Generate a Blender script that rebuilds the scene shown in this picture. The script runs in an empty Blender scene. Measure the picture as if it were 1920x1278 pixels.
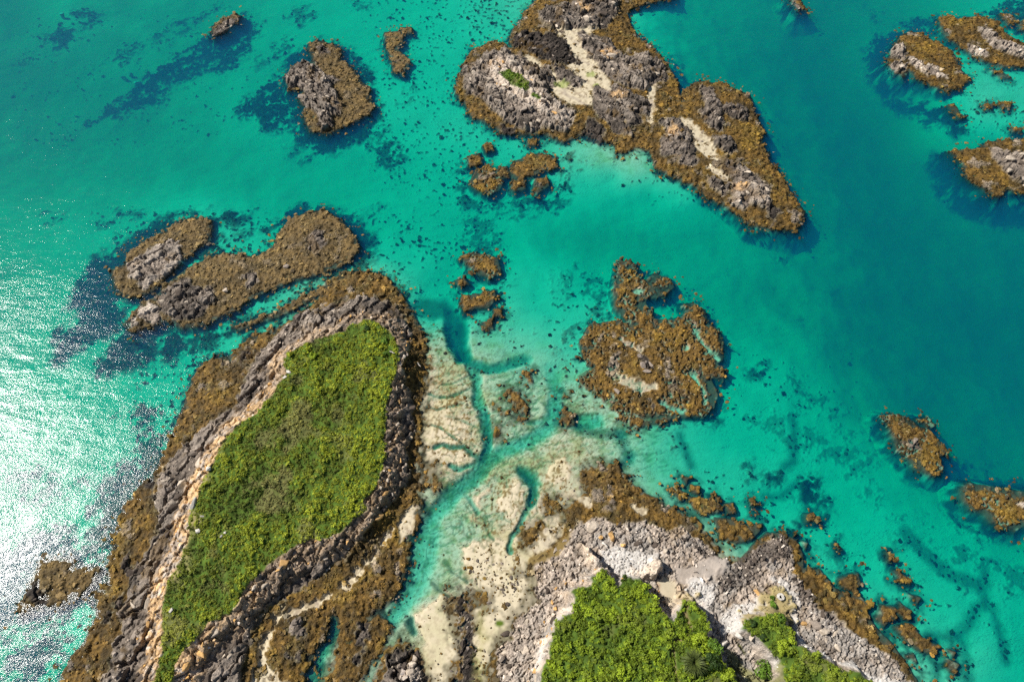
import bpy, math, random, numpy as np
from mathutils import Vector, Matrix
R = math.radians
rng = np.random.default_rng(7)
random.seed(7)
scene = bpy.context.scene
col = scene.collection

# ------------------------------------------------------------------ camera
CH, TH, HF = 120.0, R(30.0), math.tan(R(36.5))
cd = bpy.data.cameras.new('camera'); cam = bpy.data.objects.new('camera', cd); col.objects.link(cam)
cam.location = (0, 0, CH); cam.rotation_euler = (TH, 0, 0)
cd.sensor_width = 36; cd.lens = 18 / HF; cd.clip_start = .5; cd.clip_end = 20000
scene.camera = cam

def ray(px, py):
    x = (px - 960) / 960 * HF; y = (639 - py) / 960 * HF
    return Vector((x, math.sin(TH) + y * math.cos(TH), -math.cos(TH) + y * math.sin(TH)))
def W(px, py, z=0.0):
    d = ray(px, py); t = (z - CH) / d.z
    return (d.x * t, d.y * t)

# ------------------------------------------------------------------ sun and sky
g = ray(-185, 950).normalized()                     # the glitter's centre fixes the sun: mirror direction on flat water
SUN = Vector((g.x, g.y, -g.z))
elev = math.asin(SUN.z); azim = math.atan2(SUN.x, SUN.y)
world = bpy.data.worlds.new('World'); scene.world = world; world.use_nodes = True
wt = world.node_tree; wt.nodes.clear()
sky = wt.nodes.new('ShaderNodeTexSky'); sky.sky_type = 'NISHITA'; sky.sun_disc = False
sky.sun_elevation = elev; sky.sun_rotation = azim; sky.air_density = 1.0; sky.dust_density = .6; sky.ozone_density = 1.5
bg = wt.nodes.new('ShaderNodeBackground'); bg.inputs[1].default_value = .055
wo = wt.nodes.new('ShaderNodeOutputWorld')
wt.links.new(sky.outputs[0], bg.inputs[0]); wt.links.new(bg.outputs[0], wo.inputs[0])
sl = bpy.data.lights.new('sun', 'SUN'); sl.energy = 5.0; sl.angle = R(.5); sl.color = (1, .95, .87)
so = bpy.data.objects.new('sun', sl); col.objects.link(so)
so.rotation_euler = SUN.to_track_quat('Z', 'Y').to_euler()
scene.view_settings.view_transform = 'Standard'; scene.view_settings.look = 'None'
scene.view_settings.exposure = 0.30; scene.view_settings.gamma = 1; scene.view_settings.use_curve_mapping = False
cy = scene.cycles
cy.max_bounces = 6; cy.diffuse_bounces = 2; cy.glossy_bounces = 2; cy.transmission_bounces = 2
cy.transparent_max_bounces = 12; cy.volume_bounces = 1
cy.use_denoising = False; cy.sample_clamp_indirect = 4; cy.caustics_reflective = False; cy.caustics_refractive = False

# ------------------------------------------------------------------ numpy noise
def _hash(ix, iy, s):
    h = (ix.astype(np.int64) * 374761393 + iy.astype(np.int64) * 668265263 + s * 982451653) & 0xffffffff
    h = ((h ^ (h >> 13)) * 1274126177) & 0xffffffff
    return ((h ^ (h >> 16)) & 0xffff).astype(np.float32) / 65535.
def perlin(x, y, s):
    ix = np.floor(x); iy = np.floor(y); fx = (x - ix).astype(np.float32); fy = (y - iy).astype(np.float32)
    ux = fx * fx * fx * (fx * (fx * 6 - 15) + 10); uy = fy * fy * fy * (fy * (fy * 6 - 15) + 10)
    def gr(a, b):
        t = _hash(ix + a, iy + b, s) * 6.28318
        return np.cos(t) * (fx - a) + np.sin(t) * (fy - b)
    n0 = gr(0, 0); n1 = gr(1, 0); n2 = gr(0, 1); n3 = gr(1, 1)
    a = n0 + (n1 - n0) * ux; b = n2 + (n3 - n2) * ux
    return (a + (b - a) * uy) * 1.5
def fbm(x, y, sc, s, o=3):
    r = 0; a = 1; t = 0
    for k in range(o):
        r = r + a * perlin(x / sc + 17.3 * k, y / sc - 9.1 * k, s + k * 31); t += a; a *= .5; sc *= .5
    return r / t * 1.3
def worley(x, y, sc, s, ang=0, st=1):
    c, sn = math.cos(ang), math.sin(ang)
    u = (x * c + y * sn) / (sc * st); v = (-x * sn + y * c) / sc
    iu = np.floor(u); iv = np.floor(v)
    f1 = np.full(u.shape, 9., np.float32); f2 = f1.copy(); cid = np.zeros(u.shape, np.float32)
    for a in (-1, 0, 1):
        for b in (-1, 0, 1):
            cu = iu + a; cv = iv + b
            d = (u - cu - _hash(cu, cv, s)) ** 2 + (v - cv - _hash(cu, cv, s + 7)) ** 2
            m = d < f1
            f2 = np.where(m, f1, np.minimum(f2, d)); cid = np.where(m, _hash(cu, cv, s + 13), cid); f1 = np.where(m, d, f1)
    return np.sqrt(f1), np.sqrt(f2), cid
def sm(a, b, x):
    t = np.clip((x - a) / (b - a), 0, 1); return t * t * (3 - 2 * t)

# ------------------------------------------------------------------ the terrain grid (a plain sheet of ground in metres)
NX, NY = 1180, 780
y0, y1 = 0.0, 200.0
tt = np.linspace(0, 1, NY)
ys = y0 + (y1 - y0) * (tt * .62 + tt ** 2 * .38)
def hw(y): return HF * (y * math.sin(TH) + CH * math.cos(TH)) * 1.07 + 3
us = np.linspace(-1, 1, NX)
oy_lo = -np.array([900., 400, 180, 80, 40, 18, 8, 3]); oy_hi = y1 + np.array([3, 8, 20, 50, 120, 300, 900, 2600.])
ox = np.array([1.01, 1.05, 1.15, 1.4, 2, 4, 9, 20.])
YS = np.concatenate([oy_lo, ys, oy_hi]); US = np.concatenate([-ox[::-1], us, ox])
hwY = hw(np.clip(YS, y0, y1))
X = (US[None, :] * hwY[:, None]).astype(np.float64); Y = np.repeat(YS[:, None], len(US), 1)
SH = X.shape
FX, FY = X.ravel(), Y.ravel(); N = FX.size
r0, c0 = len(oy_lo), len(ox)
# map coordinates (photo pixels of the ground plane) used only to read the traced depth chart
dd = (FY * math.sin(TH) + CH * math.cos(TH))
MX = 960 + FX / dd / HF * 960
MY = 639 - (FY * math.cos(TH) - CH * math.sin(TH)) / dd / HF * 960
MX = np.clip(MX, -200, 2120); MY = np.clip(MY, -150, 1430)

def P(s, z=0.):
    v = [tuple(map(float, q.split(','))) for q in s.split()]
    return np.array([W(a, b, z) for a, b in v])
def sdf(poly, M=9.):
    lo = poly.min(0) - M; hi = poly.max(0) + M
    ix = np.nonzero((FX > lo[0]) & (FX < hi[0]) & (FY > lo[1]) & (FY < hi[1]))[0]
    out = np.full(N, -M, np.float32)
    if not len(ix): return out
    x = FX[ix].astype(np.float32); y = FY[ix].astype(np.float32)
    d = np.full(len(ix), 1e9, np.float32); ins = np.zeros(len(ix), bool)
    for k in range(len(poly)):
        ax, ay = poly[k]; bx, by = poly[(k + 1) % len(poly)]
        ex, ey = bx - ax, by - ay; L = ex * ex + ey * ey + 1e-9
        t = np.clip(((x - ax) * ex + (y - ay) * ey) / L, 0, 1)
        d = np.minimum(d, (x - ax - ex * t) ** 2 + (y - ay - ey * t) ** 2)
        c = (ay > y) != (by > y)
        if c.any(): ins ^= c & (x < ex * (y - ay) / (ey if abs(ey) > 1e-9 else 1e-9) + ax)
    d = np.sqrt(d); out[ix] = np.maximum(np.where(ins, d, -d), -M)
    return out
def stroke(line, w, M=6.):
    """signed: positive inside a ribbon of half width w"""
    lo = line.min(0) - M; hi = line.max(0) + M
    ix = np.nonzero((FX > lo[0]) & (FX < hi[0]) & (FY > lo[1]) & (FY < hi[1]))[0]
    out = np.full(N, -M, np.float32)
    x = FX[ix].astype(np.float32); y = FY[ix].astype(np.float32); d = np.full(len(ix), 1e9, np.float32)
    for k in range(len(line) - 1):
        ax, ay = line[k]; bx, by = line[k + 1]; ex, ey = bx - ax, by - ay; L = ex * ex + ey * ey + 1e-9
        t = np.clip(((x - ax) * ex + (y - ay) * ey) / L, 0, 1)
        d = np.minimum(d, (x - ax - ex * t) ** 2 + (y - ay - ey * t) ** 2)
    out[ix] = np.maximum(w - np.sqrt(d), -M)
    return out
def multi(ss, z=0., M=9.):
    r = np.full(N, -M, np.float32)
    for s in ss: r = np.maximum(r, sdf(P(s, z), M))
    return r
def dots(ss, z=0., M=9.):
    """'x,y,rx,ry' ellipses"""
    r = np.full(N, -M, np.float32)
    for q in ss.split():
        v = list(map(float, q.split(','))); v = v + [v[2]] * (4 - len(v))
        a = ' '.join('%f,%f' % (v[0] + v[2] * math.cos(t * .5236), v[1] + v[3] * math.sin(t * .5236)) for t in range(12))
        r = np.maximum(r, sdf(P(a, z), M))
    return r

# reusable noise fields
A = {}
A['n20'] = fbm(FX, FY, 24, 1, 3); A['n8'] = fbm(FX, FY, 8, 5, 3); A['n3'] = fbm(FX, FY, 3.2, 9, 3); A['n1'] = fbm(FX, FY, 1.3, 13, 3)
A['m8'] = fbm(FX, FY, 9, 25, 3); A['m3'] = fbm(FX, FY, 3.6, 29, 3); A['m1'] = fbm(FX, FY, 1.1, 33, 2)
# streaks along the NE-SW strike of the current, used for weed strands
ca, sa = math.cos(R(38)), math.sin(R(38))
n20, n8, n3, n1, m8, m3, m1 = (A[k] for k in ('n20', 'n8', 'n3', 'n1', 'm8', 'm3', 'm1'))
n05 = fbm(FX, FY, .55, 61, 2)

# ------------------------------------------------------------------ depth chart (metres below the surface), read from the water's colour
DT = np.array([
 [4,2.5,3,3,2.5,2,1.8,1.3,.8,.6,1.2,3.4,4,4.5,3.8,2.6,1.6],
 [4,3.6,3.4,3,2.4,2,1.6,1.4,1,.6,.9,4,4.8,5.2,3.6,1.3,1],
 [4,4,3.8,3,2.2,2,1.5,1.3,1,.6,.6,2,4.3,5.6,5.4,1.5,1],
 [3.2,3.2,3,3,2.8,2.4,2,1.8,1.4,.8,.6,1.2,3,5.6,6.2,4.5,3.5],
 [2.5,2.2,2,1.3,1.5,2,1.9,2,2.2,2.8,3.2,3.2,3.4,4.6,6.2,6.2,5.6],
 [2.4,2.1,2,1.3,1.2,.6,.6,1.7,1.3,1.6,2.2,2.8,3.4,4.6,6.2,6.6,6.2],
 [2.2,2,1.8,1.5,.8,.3,.15,.25,.55,1.0,1.3,2,3,4.2,5.6,6.6,6.6],
 [2.4,2,1.8,1.2,.3,.3,.1,.0,.2,.3,.4,1.5,2.2,2.9,4.6,6,6.6],
 [2.6,2.1,1.8,.6,.3,.3,.1,-.02,.15,.1,.5,1.1,1.7,2.2,3.0,4,5.4],
 [3,2.2,1,.3,.3,.3,.0,.25,.0,.05,.3,.7,1.3,1.7,1.9,2.5,3.6],
 [2.8,2,.6,.3,.3,.3,.3,.2,-.2,.0,.0,.0,.8,1.3,1.4,1.7,2.2],
 [2.2,1.5,.3,.3,.3,.2,.2,.0,-.25,-.3,-.3,-.3,0,.4,1.0,1.4,1.8],
 [2.4,1.5,.3,.2,.2,.2,.2,-.2,-.3,-.3,-.3,-.3,-.3,0,.5,.9,1.6]], np.float32)
def chart(mx, my):
    u = np.clip(mx / 120, 0, 15.999); v = np.clip(my / 106.5, 0, 11.999)
    iu = u.astype(int); iv = v.astype(int); fu = u - iu; fv = v - iv
    def w4(f): return [-.5 * f + f * f - .5 * f ** 3, 1 - 2.5 * f * f + 1.5 * f ** 3, .5 * f + 2 * f * f - 1.5 * f ** 3, -.5 * f * f + .5 * f ** 3]
    wu, wv = w4(fu), w4(fv); r = 0
    for a in range(4):
        for b in range(4):
            r = r + wv[a] * wu[b] * DT[np.clip(iv + a - 1, 0, 12), np.clip(iu + b - 1, 0, 16)]
    return r
D = chart(MX + 26 * n20 + 10 * n8, MY + 26 * fbm(FX, FY, 24, 91, 3) + 8 * m8)
D = D * (1 + .16 * n20 + .10 * n8) 
D = np.where(D > 1.4, D * 1.25 - .35, D); D = np.maximum(D, -.45)
Z = (-D + .05 * sm(.5, 0, D) * (n3 + .5 * n1)).astype(np.float32)
# colour classes (linear albedo)
C_SAND = np.array([.60, .52, .365]); C_WET = np.array([.44, .37, .25]); C_ALG = np.array([.33, .36, .13]); C_WEED = np.array([.170, .098, .020])
C_WEEDD = np.array([.060, .040, .012]); C_YEL = np.array([.27, .170, .022]); C_ROCK = np.array([.25, .205, .165]); C_ROCKD = np.array([.075, .060, .050])
C_OR = np.array([.62, .36, .12]); C_PALE = np.array([.60, .51, .42]); C_SHIN = np.array([.56, .53, .49]); C_KELP = np.array([.022, .022, .010])
C_SOIL = np.array([.34, .27, .12]); C_GR = np.array([.07, .12, .015])
COL = np.repeat(C_SAND[None], N, 0).astype(np.float32)
def paint(m, c):
    global COL
    COL = COL + (np.asarray(c, np.float32) - COL) * np.clip(m, 0, 1)[:, None]
shallow = sm(1.2, .2, D)
paint(.55 * sm(-.1, .6, n8 + .5 * n3) * shallow, C_ALG * 1.15)
paint(.25 * sm(.0, .7, m8) * (1 - shallow), C_WET)
paint(.5 * sm(.2, .8, m3 + .4 * m1) * shallow * sm(-.3, .3, m8), C_WET * .75); paint(.62 * sm(.05, .5, n05 + .6 * m1 + .4 * n8) * sm(.8, .1, D), C_WET * (.52, .48, .32)); paint(.5 * sm(.1, .45, fbm(FX, FY * 1.4, 2.2, 203, 4)) * sm(.9, .2, D) * sm(-.25, .0, D), C_ALG * .8); paint(.35 * sm(-.2, .5, n8) * sm(.3, -.1, D), C_WET * 1.05)
weed = np.zeros(N, np.float32); rockm = np.zeros(N, np.float32); grassm = np.zeros(N, np.float32); kelpm = np.zeros(N, np.float32)
whitem = np.zeros(N, np.float32); orangem = np.zeros(N, np.float32); stonem = np.zeros(N, np.float32); label = np.full(N, -1, np.int16)

# sand bars lying dry between the islands
bars = multi(['806,660 822,690 815,730 830,790 812,850 835,880 815,900 800,925 770,940 775,890 792,850 800,790 797,700',
              '860,1020 905,1000 935,1005 960,1030 985,1035 1000,1045 995,1065 965,1080 930,1092 880,1090 860,1060',
              '790,1130 835,1100 860,1115 850,1170 860,1280 862,1420 800,1420 805,1240 780,1195 765,1165',
              '900,1140 940,1130 965,1140 960,1200 935,1225 905,1260 895,1420 870,1420 885,1230 890,1180',
              '1020,870 1060,850 1085,870 1080,900 1040,915 1015,900', '960,890 985,885 990,930 975,980 940,985 925,940',
              '500,1150 545,1135 590,1128 640,1110 700,1080 705,1092 650,1120 600,1140 540,1155 510,1170',
              '880,925 920,905 930,915 900,960 880,985'])
b = bars + .8 * n3 + .4 * n1
Z = np.maximum(Z, np.where(b > -1.5, np.minimum(.10, -.14 + .16 * b + .03 * n1), -99)); paint(.45 * sm(-.8, 1.2, b), C_SAND)

# creeks and pools draining the flats
for s, w, dp, kd in [
    ('1035,690 1045,730 1042,765 1028,800 990,828 940,845 905,868 890,895 860,915 840,940 812,965 795,1000 785,1040 778,1085 765,1120 735,1160 700,1185', 1.15, .7, .1),
    ('800,1000 790,1050 775,1100', 2.4, .6, .05), ('905,868 880,872 860,880 845,872', .4, .5, .2), ('940,845 925,860 905,885 890,905', .5, .5, .15), ('860,915 880,935 895,960', .4, .4, .3), ('1028,800 1010,790 990,792', .4, .5, .2), ('1045,765 1060,785 1085,790 1120,788', 1.2, .8, .1),
    ('862,600 866,650 880,676 915,690 950,684 985,672', .9, 1.0, .5), ('880,676 895,712 893,745 905,770 912,800 915,850', .8, .7, .2),
    ('805,738 818,744 840,744 860,738 880,728', .2, .3, .7), ('815,838 830,832 845,838 870,836 885,850 905,862', .35, .45, .7),
    ('800,762 820,768 840,763 870,755', .12, .2, .6), ('808,796 825,800 840,812 865,830', .14, .2, .6), ('835,780 850,782 870,790 895,800', .12, .2, .5), ('830,720 848,719 862,712 885,700', .12, .2, .5),
    ('913,775 915,805 917,838 906,860', .5, .9, .5), ('978,884 990,893 998,908 1001,925 995,945', .65, .8, .7), ('995,940 988,955 976,985 960,1005 955,1022 958,1035', .45, .45, .35),
    ('836,1053 848,1072', .3, .3, .6), ('846,1070 860,1080 876,1091', .12, .2, .8), ('811,1092 822,1105', .4, .3, .65), ('820,1104 833,1112 843,1119', .15, .2, .9), ('796,948 803,962', .7, .4, .95), ('700,1060 712,1068 730,1075', .3, .3, .5), ('870,1000 868,985 862,975', .15, .2, .7), ('912,965 910,985 916,1000 925,1010', .15, .2, .6),
    ('768,1165 775,1185', .6, .5, .9), ('900,880 880,895 862,918 836,930', .9, .6, .3), ('715,1060 690,1085 660,1110 630,1150 610,1192 590,1235 570,1280 560,1330', 1.5, .8, .5),
    ('690,1000 665,1050 640,1080 600,1110', .5, .2, .2), ('640,522 600,540 565,552 530,566 480,580 445,600 415,625 400,640', 1.1, .7, .1),
    ('955,80 972,100 990,112 1010,130', .6, .5, .4), ('1277,160 1275,190 1283,215', .7, .7, .3), ('470,450 445,470 420,478', 1.6, 1.2, .0)]:
    sf = min(1., w / 1.1); e = stroke(P(s), w * .8) + (.45 * n3 + .35 * n1) * (.35 + .65 * sf)
    t = sm(-.25 - 1.1 * sf * sf, .15 + .45 * sf, e); Z = np.where(t > 0, np.minimum(Z, Z * (1 - t) - dp * t), Z); paint(t * kd, C_KELP * 1.6)
creek = Z.copy()
for s, dp in [('835,558 850,566 872,600 868,640 876,668 862,672 846,645 838,600', 2.4), ('775,563 800,553 835,560 838,580 815,590 790,588', 1.6), ('975,880 1000,890 1005,905 985,900', 1.)]:
    e = sdf(P(s)) + .5 * n3; t = sm(-1.5, 1, e); Z = np.where(t > 0, np.minimum(Z, -dp * t + Z * (1 - t)), Z); paint(t * .7, C_KELP * 2)

bn = np.abs(fbm(FX * 1.15, FY, 8, 211, 4)); bn2 = np.abs(fbm(FX, FY * 1.3, 4.2, 223, 3))
flz = sm(-2, 3, multi(['800,590 870,680 960,670 1050,690 1090,740 1180,800 1330,800 1300,880 1100,870 1000,1020 900,1110 780,1110 770,1000 815,930 790,850'])) * sm(1.1, .5, D)
t = np.maximum(sm(.045, .0, bn), .7 * sm(.04, .0, bn2)) * flz; Z = Z - .07 * t; paint(t * .6, (.10, .115, .05))
# ------------------------------------------------------------------ submerged kelp beds: ragged dark growth on the bed
beds = [
 ('145,212 190,172 225,143 270,113 310,88 360,60 400,28 450,12 485,28 470,62 455,92 445,110 410,122 380,112 350,130 310,148 290,172 250,190 200,200', -.08, 1.),
 ('60,62 100,28 130,36 128,55 85,75', 0, .9), ('126,2 175,5 172,22 150,32 130,22', 0, .9), ('185,92 230,58 262,60 248,92 215,104 190,100', -.25, .8), ('10,95 35,80 50,75 40,100 15,108', -.2, .6),
 ('255,60 290,25 360,0 400,-20 430,-10 330,50 280,75', -.4, .7), ('433,193 463,168 493,140 520,128 540,150 540,200 536,225 513,232 483,231 487,210 458,206', .1, 1.),
 ('530,100 565,80 600,62 650,82 690,130 702,170 708,218 690,245 640,265 600,276 565,262 548,235 536,190 528,150', .3, 1.),
 ('530,262 560,262 590,285 560,290 535,282', -.1, .6), ('530,20 565,-5 588,12 562,38', 0, .7), ('505,65 540,50 545,80 515,100 500,92', -.1, .7), ('470,95 505,80 515,110 478,120', -.1, .6),
 ('680,260 735,255 752,275 748,300 728,310 705,290', .0, .85), ('690,235 722,225 730,262 700,270', -.2, .7), ('745,165 775,150 780,180 752,192', -.2, .6),
 ('258,425 290,403 315,396 335,408 395,405 405,425 400,460 370,480 290,440 240,475 222,500 210,540 208,560 190,580 150,590 118,560 130,535 155,500 170,470 200,468 230,448', .5, 1.),
 ('93,673 97,613 140,593 207,555 225,590 215,613 200,618 143,640 110,672', .4, 1.), ('170,688 187,657 215,625 240,600 300,618 292,630 282,662 240,684 200,690', .4, 1.),
 ('285,655 308,624 345,610 352,640 312,668', .3, 1.), ('300,625 380,612 430,610 470,595 400,640 340,650', .2, .9), ('452,432 500,418 530,388 560,374 605,378 655,395 692,440 692,485 670,492 655,430 600,395', .4, 1.),
 ('690,380 715,370 720,390 700,398', -.1, .6), ('412,393 430,390 450,398 448,410 425,413', .4, 1.), ('335,395 358,383 378,388 360,400', 0, .8), ('212,385 232,380 255,388 240,400 215,400', 0, .8), ('162,402 185,398 200,410 175,415', -.1, .7), ('60,382 100,380 105,400 70,400', -.1, .7),
 ('245,752 277,748 282,780 268,797 248,787', .1, .95), ('280,758 303,758 302,780 282,782', 0, .9), ('190,755 215,745 222,765 200,772', -.2, .8),
 ('205,900 250,852 300,832 312,855 290,880 262,905 245,930 228,960 215,990 203,1022 190,1045 172,1045 150,1030 160,1000 180,950', .45, .95),
 ('0,1010 60,985 120,990 150,1040 110,1050 60,1075 40,1120 10,1160 -60,1200 -60,1020', .3, .95), ('30,1150 60,1138 110,1142 140,1125 185,1085 195,1100 165,1120 140,1148 100,1160 60,1172 40,1190', .2, .95),
 ('20,1215 60,1190 110,1190 115,1220 85,1250 60,1300 20,1300 -20,1290 -10,1240', .1, .95), ('0,860 60,870 120,880 170,895 120,925 60,940 0,930', -.15, .7),
 ('150,960 205,870 260,820 320,800 310,840 235,895 200,945 175,980', .1, .9), ('330,790 345,735 380,690 420,665 450,640 440,662 400,690 365,730 350,780', .1, .85), ('0,1090 60,1060 100,1060 60,1130 0,1190 -60,1200', .1, .9), ('205,560 222,560 225,600 205,600', 0, .9), ('345,640 395,625 440,610 470,600 425,640 400,665 370,690', -.05, .8),
 ('1283,120 1300,135 1350,138 1390,152 1420,170 1435,200 1455,240 1465,280 1490,325 1512,365 1527,385 1520,410 1500,430 1485,440 1465,430 1500,400 1500,370 1440,310 1410,240 1390,180 1330,160 1283,150', .4, 1.),
 ('1240,90 1270,95 1290,110 1275,140 1255,110', -.1, .8), ('1180,50 1215,70 1260,110 1240,110 1200,75', -.1, .7),
 ('1640,60 1670,40 1720,40 1700,65 1672,80 1665,120 1690,160 1720,172 1760,190 1790,210 1815,235 1800,240 1760,205 1700,180 1665,150 1645,110', .35, 1.),
 ('1700,20 1750,10 1830,25 1900,-10 1990,-20 1980,20 1900,35 1840,30 1800,45 1760,35 1750,60 1715,55', .1, .9), ('1640,-20 1665,-5 1665,15 1650,20', -.1, .6), ('1470,-20 1500,-20 1515,18 1500,30 1480,15', .2, .8),
 ('1770,265 1800,300 1820,340 1850,365 1890,375 1960,372 1960,390 1880,392 1830,375 1790,340 1765,290', .4, .95), ('1735,195 1760,190 1790,205 1780,220 1750,215', .0, .9), ('1720,165 1735,175 1760,170 1745,182 1722,178', .0, .9),
 ('850,370 880,360 950,372 1000,366 1030,355 1060,330 1062,285 1080,300 1075,345 1040,385 960,395 890,388', -.0, .75), ('862,300 868,330 880,370 862,362 850,330', .0, .8), ('645,-20 700,-20 680,10 650,8', -.1, .6),
 ('870,395 925,390 940,420 935,470 905,475 880,470 865,440', -.15, .6), ('880,440 930,445 935,480 880,478', .0, .7), ('1040,495 1075,490 1080,530 1060,560 1040,540', -.2, .5),
 ('1080,488 1110,500 1150,520 1152,575 1110,600 1080,620 1055,660 1045,640 1080,590 1095,560', -.25, .6), ('1155,485 1200,483 1262,500 1275,535 1262,560 1220,565 1235,540', -.1, .7),
 ('1280,560 1310,560 1335,585 1345,610 1365,650 1362,690 1348,650 1320,590', .3, .95), ('1320,780 1350,765 1345,785 1318,792', .1, .8), ('1280,800 1260,815 1262,840 1250,830', -.1, .7),
 ('1647,775 1690,765 1740,768 1765,782 1780,830 1800,848 1790,855 1765,835 1755,860 1735,850 1700,790 1672,800 1650,790', .35, .95), ('1640,790 1665,800 1690,830 1675,835 1655,815', .1, .8),
 ('1800,848 1840,858 1880,875 1960,890 1960,935 1890,905 1840,895 1810,905 1795,880', .25, .9), ('1800,960 1830,985 1870,990 1900,992 1860,1003 1820,990', .1, .8),
 ('1510,892 1528,888 1540,905 1535,928 1515,935 1508,912', .4, 1.), ('1445,886 1463,884 1466,895 1450,897', .4, 1.), ('1405,870 1420,868 1420,890 1406,890', .1, .9), ('1538,925 1556,932 1556,944 1542,938', .3, .9), ('1540,955 1556,960 1554,968 1542,966', .2, .9),
 ('1410,677 1440,672 1442,692 1415,695', .1, .8), ('1472,905 1492,905 1490,920 1474,918', -.1, .6), ('1414,955 1430,952 1432,968 1415,970', .2, .6), ('1465,985 1485,980 1500,985 1490,1000 1468,995', .1, .8),
 ('1690,1018 1700,1000 1712,990 1725,995 1712,1008 1700,1022', .1, .6), ('1660,1040 1675,1038 1678,1055 1665,1058', .1, .9), ('1570,1005 1580,1000 1582,1030 1570,1035', .1, .7),
 ('1475,690 1500,682 1525,712 1570,735 1612,775 1600,790 1550,765 1520,750 1500,790 1510,830 1495,850 1490,780', -.2, .55),
 ('1380,770 1450,760 1500,780 1560,800 1590,770 1640,830 1690,870 1640,880 1690,950 1740,990 1720,1000 1650,950 1600,900 1560,870 1480,840 1420,810', -.3, .5),
 ('1700,1010 1730,1000 1790,1040 1840,1090 1865,1110 1840,1115 1800,1090 1760,1050', -.15, .6), ('1740,950 1800,1000 1860,1020 1960,1060 1960,1160 1890,1110 1850,1070 1800,1040 1750,1000', -.25, .55),
 ('1600,600 1660,580 1700,600 1640,640', -.6, .2), ('1440,510 1480,520 1520,545 1570,520 1590,540 1480,560', -.5, .3), ('1545,515 1590,512 1588,528 1555,528', .0, .35), ('1497,572 1520,570 1520,585 1500,585', .0, .4),
 ('1470,462 1490,455 1495,470 1475,475', .1, .6), ('1620,1000 1640,1090 1600,1080', -.5, .3), ('1850,840 1900,850 1890,870 1840,865', -.1, .5)]
K = np.zeros(N, np.float32)
strand = fbm(FX * ca + FY * sa, (-FX * sa + FY * ca) * 2.2, 4.5, 71, 3)
for s, bias, st in beds:
    e = sdf(P(s))
    m = sm(-.3, .3, np.minimum(.16 * e, .45) + bias - .08 + .6 * n3 + .55 * m1 + .6 * strand + .3 * n05) * sm(-2.6, .8, e + 1.4 * n3 + .8 * n1) * st
    K = np.maximum(K, m)
# scattered tufts on the sand: density regions (region, threshold)
tuf = fbm(FX, FY, 1.0, 41, 2) + .35 * fbm(FX, FY, 6, 47, 2)
regs = [('640,-20 720,-20 870,-20 960,20 900,90 860,140 850,190 890,240 1060,275 1060,330 880,330 860,400 700,330 690,250 720,180 690,60', .47),
        ('700,30 790,40 800,150 700,150', .42), ('860,-20 990,-20 960,60 900,80 850,40', .33), ('680,380 780,380 900,420 870,500 800,540 720,520 680,450', .42),
        ('850,400 950,400 955,520 850,520', .45), ('700,500 840,500 860,560 770,570', .5), ('850,510 950,510 950,620 850,620', .42), ('1030,500 1150,500 1150,620 1090,680 1090,720 1030,720 1020,640', .5),
        ('230,650 440,600 440,640 330,830 230,900', .36), ('180,860 260,850 240,960 180,1040 150,1040', .25), ('160,380 480,380 480,430 160,430', .5), ('60,1050 190,1050 120,1260 0,1300', .33),
        ('980,690 1120,690 1130,790 1000,800', .5), ('1220,860 1330,870 1480,900 1580,1000 1700,1060 1760,1180 1760,1280 1600,1130 1500,1000 1300,950', .56), ('1080,240 1250,300 1340,380 1250,370 1100,300', .55),
        ('1690,130 1800,190 1920,150 1960,250 1850,260 1790,230', .47), ('0,0 480,0 480,200 300,260 140,250 0,250', .62), ('830,560 1000,560 1000,640 1090,740 990,830 850,850', .55), ('1400,620 1640,640 1640,760 1400,760', .66),
        ('420,560 640,500 640,560 500,620', .25), ('200,400 700,380 700,520 200,640', .3), ('660,1080 800,1080 780,1180 700,1180', .42), ('1600,1050 1900,1150 1900,1290 1650,1290', .66)]
for s, th in regs:
    K = np.maximum(K, sm(th, th + .16, tuf) * sm(-3, 3, sdf(P(s)) + 3 * n8) * .95)
# drainage lines in the bay, darker with weed
for s, w in [('1713,995 1740,1025 1790,1070 1850,1095', 1.2), ('1862,1060 1861,1095 1860,1130 1842,1140 1828,1168 1812,1190 1790,1192 1755,1192', .8), ('1812,1190 1820,1225 1827,1290 1830,1400', .6), ('1870,1130 1888,1180 1900,1235', .7),
             ('1480,870 1495,860 1500,820 1495,780', .7), ('1280,810 1292,850 1300,870', .7), ('1440,925 1470,925 1500,905', .5), ('1765,1200 1762,1240 1765,1290', .6), ('1165,815 1175,845 1182,860', .8), ('1090,805 1130,812 1165,812', .8), ('1130,880 1165,870 1190,850', .4)]:
    e = stroke(P(s), w) + .4 * n3 + .35 * n1; t = sm(-1.0, .8, e); K = np.maximum(K, t * .6); Z = Z - .35 * t
K = K * sm(.12, -.1, Z)
kelpm = K
paint(K, C_KELP * (1.1 + .9 * np.clip(n3 + n1, -.9, 2)[:, None])); Z = Z + K * .28 * (1 + n1) * sm(.1, .8, -Z)

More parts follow.
